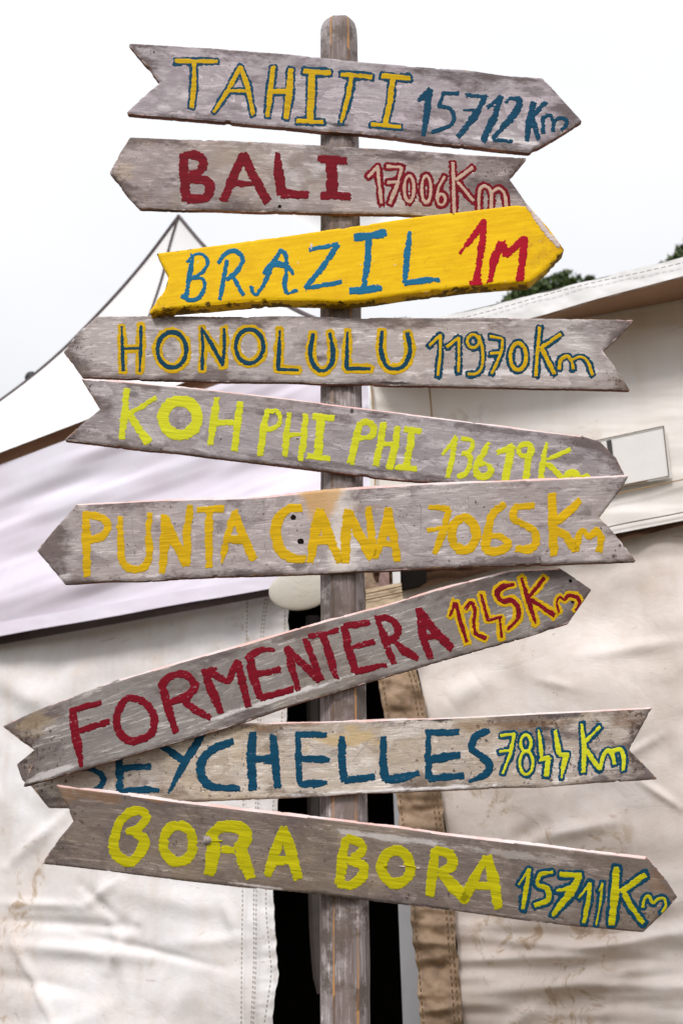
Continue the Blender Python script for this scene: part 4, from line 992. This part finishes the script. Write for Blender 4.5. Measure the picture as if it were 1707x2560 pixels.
# doorway interior
def box3(name, lo, hi, m, parent):
    vs = [(x, y_, z) for x in (lo[0], hi[0]) for y_ in (lo[1], hi[1]) for z in (lo[2], hi[2])]
    fs = [(0,1,3,2),(4,6,7,5),(0,4,5,1),(2,3,7,6),(0,2,6,4),(1,5,7,3)]
    o0 = parent.location if parent else Vector()
    me = bpy.data.meshes.new(name); me.from_pydata([tuple(Vector(v)-o0) for v in vs], [], fs); return link(name, me, parent, [m])
zt = at(850, 1400, (3.9, 0)).z
def slab(name, xy, z0, z1, m, parent):
    n = len(xy); o0 = parent.location
    vs = [(x-o0.x, y_-o0.y, z0) for x, y_ in xy]+[(x-o0.x, y_-o0.y, z1) for x, y_ in xy]
    fs = [tuple(range(n)), tuple(reversed(range(n, 2*n)))]+[(i, (i+1) % n, n+(i+1) % n, n+i) for i in range(n)]
    me = bpy.data.meshes.new(name); me.from_pydata(vs, [], fs); return link(name, me, parent, [m])
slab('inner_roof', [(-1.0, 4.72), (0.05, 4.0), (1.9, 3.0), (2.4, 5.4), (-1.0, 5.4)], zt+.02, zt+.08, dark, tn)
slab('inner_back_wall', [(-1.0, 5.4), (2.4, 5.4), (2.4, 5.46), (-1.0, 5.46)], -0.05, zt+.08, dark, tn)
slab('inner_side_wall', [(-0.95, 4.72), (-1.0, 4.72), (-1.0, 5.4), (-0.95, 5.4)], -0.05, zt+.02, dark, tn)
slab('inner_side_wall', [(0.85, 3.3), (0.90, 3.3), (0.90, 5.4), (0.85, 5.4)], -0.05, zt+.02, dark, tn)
# faint dark post standing inside the doorway
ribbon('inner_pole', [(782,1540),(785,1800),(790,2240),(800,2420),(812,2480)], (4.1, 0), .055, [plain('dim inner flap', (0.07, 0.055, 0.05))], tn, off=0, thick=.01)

def dright(X, Y):
    d = (fbm(X/300, Y/220, 51)-.5)*.060+(fbm(X/100, Y/80, 57, 2)-.5)*.010
    for c in ((1350,2095,1535,2055,14,.016),(1270,2110,1350,2060,18,-.014),(1150,2420,1700,2400,14,-.020),(1150,2390,1500,2405,16,.018),(1200,2350,1700,2375,12,.010),
              (1130,2480,1500,2455,18,.016),(1300,2520,1700,2440,20,-.014),(1150,2330,1450,2345,14,-.010),(1500,2560,1560,2420,16,.012),(1230,2600,1400,2470,16,.012),
              (1450,1640,1707,1600,14,.008),(1550,1900,1650,1840,10,.008),(1120,1760,1200,1700,26,.014),(1350,1700,1430,1720,10,.006),(1595,1950,1700,2020,8,.010),
              (1400,2380,1707,2330,12,.012),(1560,2280,1700,2250,18,.014)):
        d = d+crease(X, Y, *c)
    hz = (fbm(X/240, Y/44, 18, 2)-.5)*.050*sst(2250, 2400, Y)
    return d+hz
edgeRW = [(915,1380),(935,1560),(1042,1675),(1059,1750),(1101,1980),(1136,2279),(1143,2361),(1158,2560),(1170,2760)]
sheet('right_wall', ((915,1290),(2100,1290),(2100,2760),(1170,2760)), PRW, 240, 330, dright, [canvas_dirty], tn, edgeL=edgeRW)
# grimy webbing band along the doorway
bl_ = [(900,1380),(930,1560),(950,1702),(965,1792),(994,1988),(1002,2063),(1029,2270),(1040,2400),(1054,2560),(1068,2760)]
br_ = [(930,1380),(990,1540),(1042,1675),(1061,1750),(1103,1980),(1138,2279),(1145,2361),(1160,2560),(1172,2760)]
def dband(X, Y):
    d = (fbm(X/50, Y/38, 71)-.5)*.035+(fbm(X/300, Y/22, 72)-.5)*.018
    for c in ((1040,2352,1150,2362,8,.014),(1045,2428,1150,2400,12,-.022),(1055,2530,1160,2512,8,.016),(960,1700,1050,1715,8,.008),(1000,2040,1110,2020,10,-.010)):
        d = d+crease(X, Y, *c)
    return d+.012
sheet('door_band', ((900,1400),(930,1400),(1172,2760),(1068,2760)), (PRW[0]-.02, PRW[1]), 26, 260, dband, [strap_fab], tn, edgeL=bl_, edgeR=br_)
for sh, e_ in ((9, bl_), (-9, br_), (-20, br_)):
    ribbon('stitch_line', [(a+sh, b_) for a, b_ in e_[1:]], (PRW[0]-.04, PRW[1]), .004, [thread], tn, off=.014, dash=(.010, .007))['kind'] = 'stuff'
# aluminium door pole
def prism_px(name, pts, pl, t_, m, parent, off=0.0):
    A_ = [at(a, b_, pl) for a, b_ in pts]; n = len(A_); o0 = parent.location if parent else Vector()
    vs = [tuple(p+Vector((0, -off, 0))-o0) for p in A_]+[tuple(p+Vector((0, t_-off, 0))-o0) for p in A_]
    fs = [tuple(range(n)), tuple(reversed(range(n, 2*n)))]+[(i, (i+1) % n, n+(i+1) % n, n+i) for i in range(n)]
    me = bpy.data.meshes.new(name); me.from_pydata(vs, [], fs); me.update()
    bm = bmesh.new(); bm.from_mesh(me); bmesh.ops.recalc_face_normals(bm, faces=bm.faces[:]); bm.to_mesh(me); bm.free()
    return link(name, me, parent, [m])
prism_px('door_pole', [(980,1900),(1030,1900),(1045,2270),(1058,2760),(1016,2760),(996,2270)], (PRW[0]+.06, PRW[1]), .03, metal, tn)
# upper front of the tent: valance with seams, hem and painted gap shade
def dval(X, Y):
    return (fbm(X/260, Y/160, 81)-.5)*.030+(fbm(X/320, Y/40, 82)-.5)*.010+crease(X, Y, 1350, 1260, 1700, 1245, 22, -.008)
vb = [(925,1425),(1250,1400),(1532,1332),(1707,1298),(2100,1215)]
sheet('valance', ((925,0),(2100,0),(2100,0),(925,0)), PR, 220, 140, dval, [canvas_val], tn,
      edgeT=[(925,850),(1153,815),(1352,775),(1707,685),(2100,585)], edgeB=vb)
sheet('valance_hem', ((925,0),(2100,0),(2100,0),(925,0)), (PR[0]-.022, PR[1]), 120, 5, lambda X, Y: X*0, [canvas_val], tn,
      edgeT=[(a, b_-11) for a, b_ in vb], edgeB=[(a, b_+3) for a, b_ in vb])
ribbon('stitch_line', [(a, b_-14) for a, b_ in vb], (PR[0]-.022, PR[1]), .0035, [thread], tn, off=.012)
sheet('gap_shade_strip', ((925,0),(2100,0),(2100,0),(925,0)), (PRW[0]-.035, PRW[1]), 90, 5, lambda X, Y: .004*np.sin(X/19), [plain('painted brown gap shade', (0.10, 0.055, 0.035), .9)], tn,
      edgeT=[(a, b_-30) for a, b_ in vb], edgeB=[(925,1470),(1010,1478),(1150,1446),(1290,1412),(1532,1357),(1580,1347),(1650,1326),(1707,1316),(2100,1232)])  # brown strip painting the shadow below the valance hem
for pts in ([(931,950),(938,1020),(944,1220)], [(1077,960),(1083,1030),(1090,1120)]):
    ribbon('seam', pts, PR, .006, [seamc], tn, off=.022)
ribbon('seam', [(1480,1254),(1560,1237),(1707,1205),(1900,1160)], PR, .004, [seamc], tn, off=.022)
ribbon('seam', [(1480,1237),(1570,1219),(1620,1208)], PR, .003, [seamc], tn, off=.022)
# roof edge overhanging the valance, tan underside
ft = [(925,832),(1153,780),(1321,739),(1505,693),(1707,642),(2100,540)]; fb = [(925,884),(1220,822),(1352,792),(1482,753),(1707,693),(2100,585)]
sheet('roof_edge', ((925,0),(2100,0),(2100,0),(925,0)), PRF, 200, 12, lambda X, Y: (fbm(X/60, Y/40, 91)-.5)*.010, [canvas_white], tn, edgeT=ft, edgeB=fb)
ribbon('stitch_line', [(925,852),(1199,788),(1436,722),(1707,661),(2100,562)], PRF, .0028, [plain('pale thread', (0.4, 0.38, 0.36))], tn, off=.010, dash=(.014, .006))['kind'] = 'stuff'
ribbon('edge_cord', [(a, b_) for a, b_ in fb], PRF, .004, [thread], tn, off=.004)
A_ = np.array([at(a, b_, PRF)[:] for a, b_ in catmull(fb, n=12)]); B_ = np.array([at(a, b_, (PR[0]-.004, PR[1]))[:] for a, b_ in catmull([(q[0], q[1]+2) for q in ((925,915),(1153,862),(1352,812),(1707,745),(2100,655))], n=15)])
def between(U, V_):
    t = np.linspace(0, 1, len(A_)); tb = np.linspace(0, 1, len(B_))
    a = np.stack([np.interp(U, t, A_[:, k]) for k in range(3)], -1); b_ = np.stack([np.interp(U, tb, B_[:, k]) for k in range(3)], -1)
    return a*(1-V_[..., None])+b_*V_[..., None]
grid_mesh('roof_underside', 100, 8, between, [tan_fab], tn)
# roof top surface going back
C_ = np.array([at(a, b_, PRF)[:] for a, b_ in catmull(ft, n=12)])
def rtop(U, V_):
    t = np.linspace(0, 1, len(C_)); a = np.stack([np.interp(U, t, C_[:, k]) for k in range(3)], -1)
    a[..., 1] += V_*2.4; a[..., 2] += V_*0.55; a[..., 0] += V_*1.0; return a
grid_mesh('roof_top', 60, 10, rtop, [canvas_white], tn)
# details in the gap above the tilted board
prism_px('window_dark_patch', [(1003,1424),(1066,1418),(1066,1452),(1050,1464),(1003,1474)], (PR[0]-.06, PR[1]), .02, dark, tn)  # solid near-black slab, the dark of an opening put into its colour
prism_px('white_pole', [(981,1426),(1000,1424),(1001,1468),(982,1470)], (PR[0]-.08, PR[1]), .02, plain('white plastic pole', (0.75, 0.75, 0.76), .35, .05), tn)
prism_px('webbing_strap', [(950,1425),(972,1425),(973,1470),(960,1478),(943,1482)], (PR[0]-.09, PR[1]), .004, plain('mauve brown webbing', (0.33, 0.22, 0.20), .9, .4, 90), tn)
sheet('corner_tab', ((914,1474),(1002,1456),(1012,1530),(914,1550)), (PR[0]-.11, PR[1]), 24, 18, lambda X, Y: (fbm(X/20, Y/14, 5)-.5)*.008, [canvas_mat('stained tab', (0.66, 0.52, 0.36), (0.16, 0.10, 0.06), .7, 6.0)], tn)
ribbon('stitch_line', [(914,1487),(1006,1467)], (PR[0]-.11, PR[1]), .004, [thread], tn, off=.008)
ribbon('stitch_line', [(914,1502),(1008,1482)], (PR[0]-.11, PR[1]), .004, [thread], tn, off=.008)
# patch sewn onto the valance (its square code is left out)
pt = tag(prism_px('label_patch', [(1400,1120),(1499,1098),(1661,1062),(1677,1195),(1566,1214),(1420,1240)], (PR[0]-.024, PR[1]), .002, plain('white vinyl patch', (0.80, 0.79, 0.78), .45, .04), tn))
ribbon('stitch_line', [(1440,1113),(1499,1100),(1657,1066)], (PR[0]-.026, PR[1]), .003, [thread], tn, off=.002)
ribbon('stitch_line', [(1657,1066),(1671,1191)], (PR[0]-.026, PR[1]), .003, [thread], tn, off=.002)
ribbon('stitch_line', [(1671,1191),(1566,1211),(1500,1224)], (PR[0]-.026, PR[1]), .003, [thread], tn, off=.002)
prism_px('printed_bar', [(1515,1102),(1527,1099),(1533,1150),(1522,1152)], (PR[0]-.027, PR[1]), .002, plain('black print', (0.008, 0.008, 0.008), .5), tn)

# ------------------------------------------------------------------ far shade sail
sp_ = [at(690, 522, (9, 0)), at(1085, 470, (11, 0)), at(905, 645, (9.5, 0))]
def sail(U, V_):
    a, b_, c = [np.array(p[:]) for p in sp_]
    U_ = U[..., None]; W_ = V_[..., None]
    p = (a*(1-U_)+b_*U_)*(1-W_)+c*W_; p[..., 1] += np.sin(U*math.pi)*np.sin(V_*math.pi)*.25; return p
o = grid_mesh('shade_sail', 24, 24, sail, [canvas_white])
tag(o, 'pale shade sail glimpsed between the rosy board and the yellow board', 'shade sail')

# ------------------------------------------------------------------ trees beyond the tent
leafm, t, bs = mat('dark green leaves'); g = G(t)
oi = g.n('ShaderNodeObjectInfo'); gi = g.n('ShaderNodeNewGeometry')
nn = g.noise(g.coord((1, 1, 1)), 2.2, 3, .6)
cc = g.mix(gi.outputs['Random Per Island'], (0.022, 0.048, 0.014, 1), (0.10, 0.155, 0.035, 1))
cc = g.mix(g.math('MULTIPLY', g.ramp(nn, .5, .7), .5), cc, (0.10, 0.12, 0.03, 1))
t.links.new(cc, bs.inputs['Base Color']); bs.inputs['Roughness'].default_value = .6
bark = plain('brown bark', (0.10, 0.075, 0.055), .9, .4, 8)
def tree(px, py, rpx, Y, label, n=5200, seed=1, clumps=9, rz=0.8):
    rr = np.random.default_rng(seed); c = at(px, py, (Y, 0)); rad = rpx*(at(px+1, py, (Y, 0))-c).length
    root = empty('tree', (c.x, c.y, 0), label, 'tree', 'trees behind the tent roof')
    cl = [np.zeros(3)]+[v*np.array([1, 1, rz]) for v in rr.normal(size=(clumps, 3))*.42]
    cm_ = sum(cl)/len(cl); cl = [q-cm_ for q in cl]; mx_ = max(np.linalg.norm(q[[0, 2]]) for q in cl); cl = [q*.62/mx_ for q in cl]
    vs = []; fs = []
    for k in range(n):
        q = cl[rr.integers(len(cl))]; d = rr.normal(size=3); d /= np.linalg.norm(d); p = (q+d*(.42*rr.random()**.4)*np.array([1, 1, .85]))*rad
        p[2] += c.z
        a = rr.normal(size=3); a /= np.linalg.norm(a); b_ = np.cross(a, rr.normal(size=3)); b_ /= np.linalg.norm(b_)
        s_ = .05+.05*rr.random(); i = len(vs)
        vs += [tuple(p-a*s_), tuple(p+b_*s_*.45), tuple(p+a*s_), tuple(p-b_*s_*.45)]; fs.append((i, i+1, i+2, i+3))
    me = bpy.data.meshes.new('crown'); me.from_pydata(vs, [], fs); link('crown', me, root, [leafm])
    tube('trunk', [(c.x, c.y, 0), (c.x+.1, c.y, c.z*.4), (c.x-.05, c.y, c.z*.75), (c.x, c.y, c.z)], lambda u: .22*(1-.75*u), bark, root)
    for k in range(5):
        q = cl[k+1]*rad; tube('limb', [(c.x, c.y, c.z*(.62+.05*k)), (c.x+q[0]*.5, c.y+q[1]*.5, c.z+q[2]*.5-.3), (c.x+q[0], c.y+q[1], c.z+q[2])], lambda u: .07*(1-.8*u), bark, root)
tree(1350, 762, 128, 20, 'broad dark tree showing right behind the tip of the yellow board', 9000, 3, 12)
tree(1476, 716, 32, 23, 'small dark treetop poking over the middle of the tent roof edge', 3500, 5)
tree(1742, 668, 122, 19, 'dark tree rising over the tent roof at the right edge of the photo', 8000, 8, 12)
tree(1005, 818, 40, 24, 'low treetop barely showing above the pale HONOLULU board', 2500, 12)
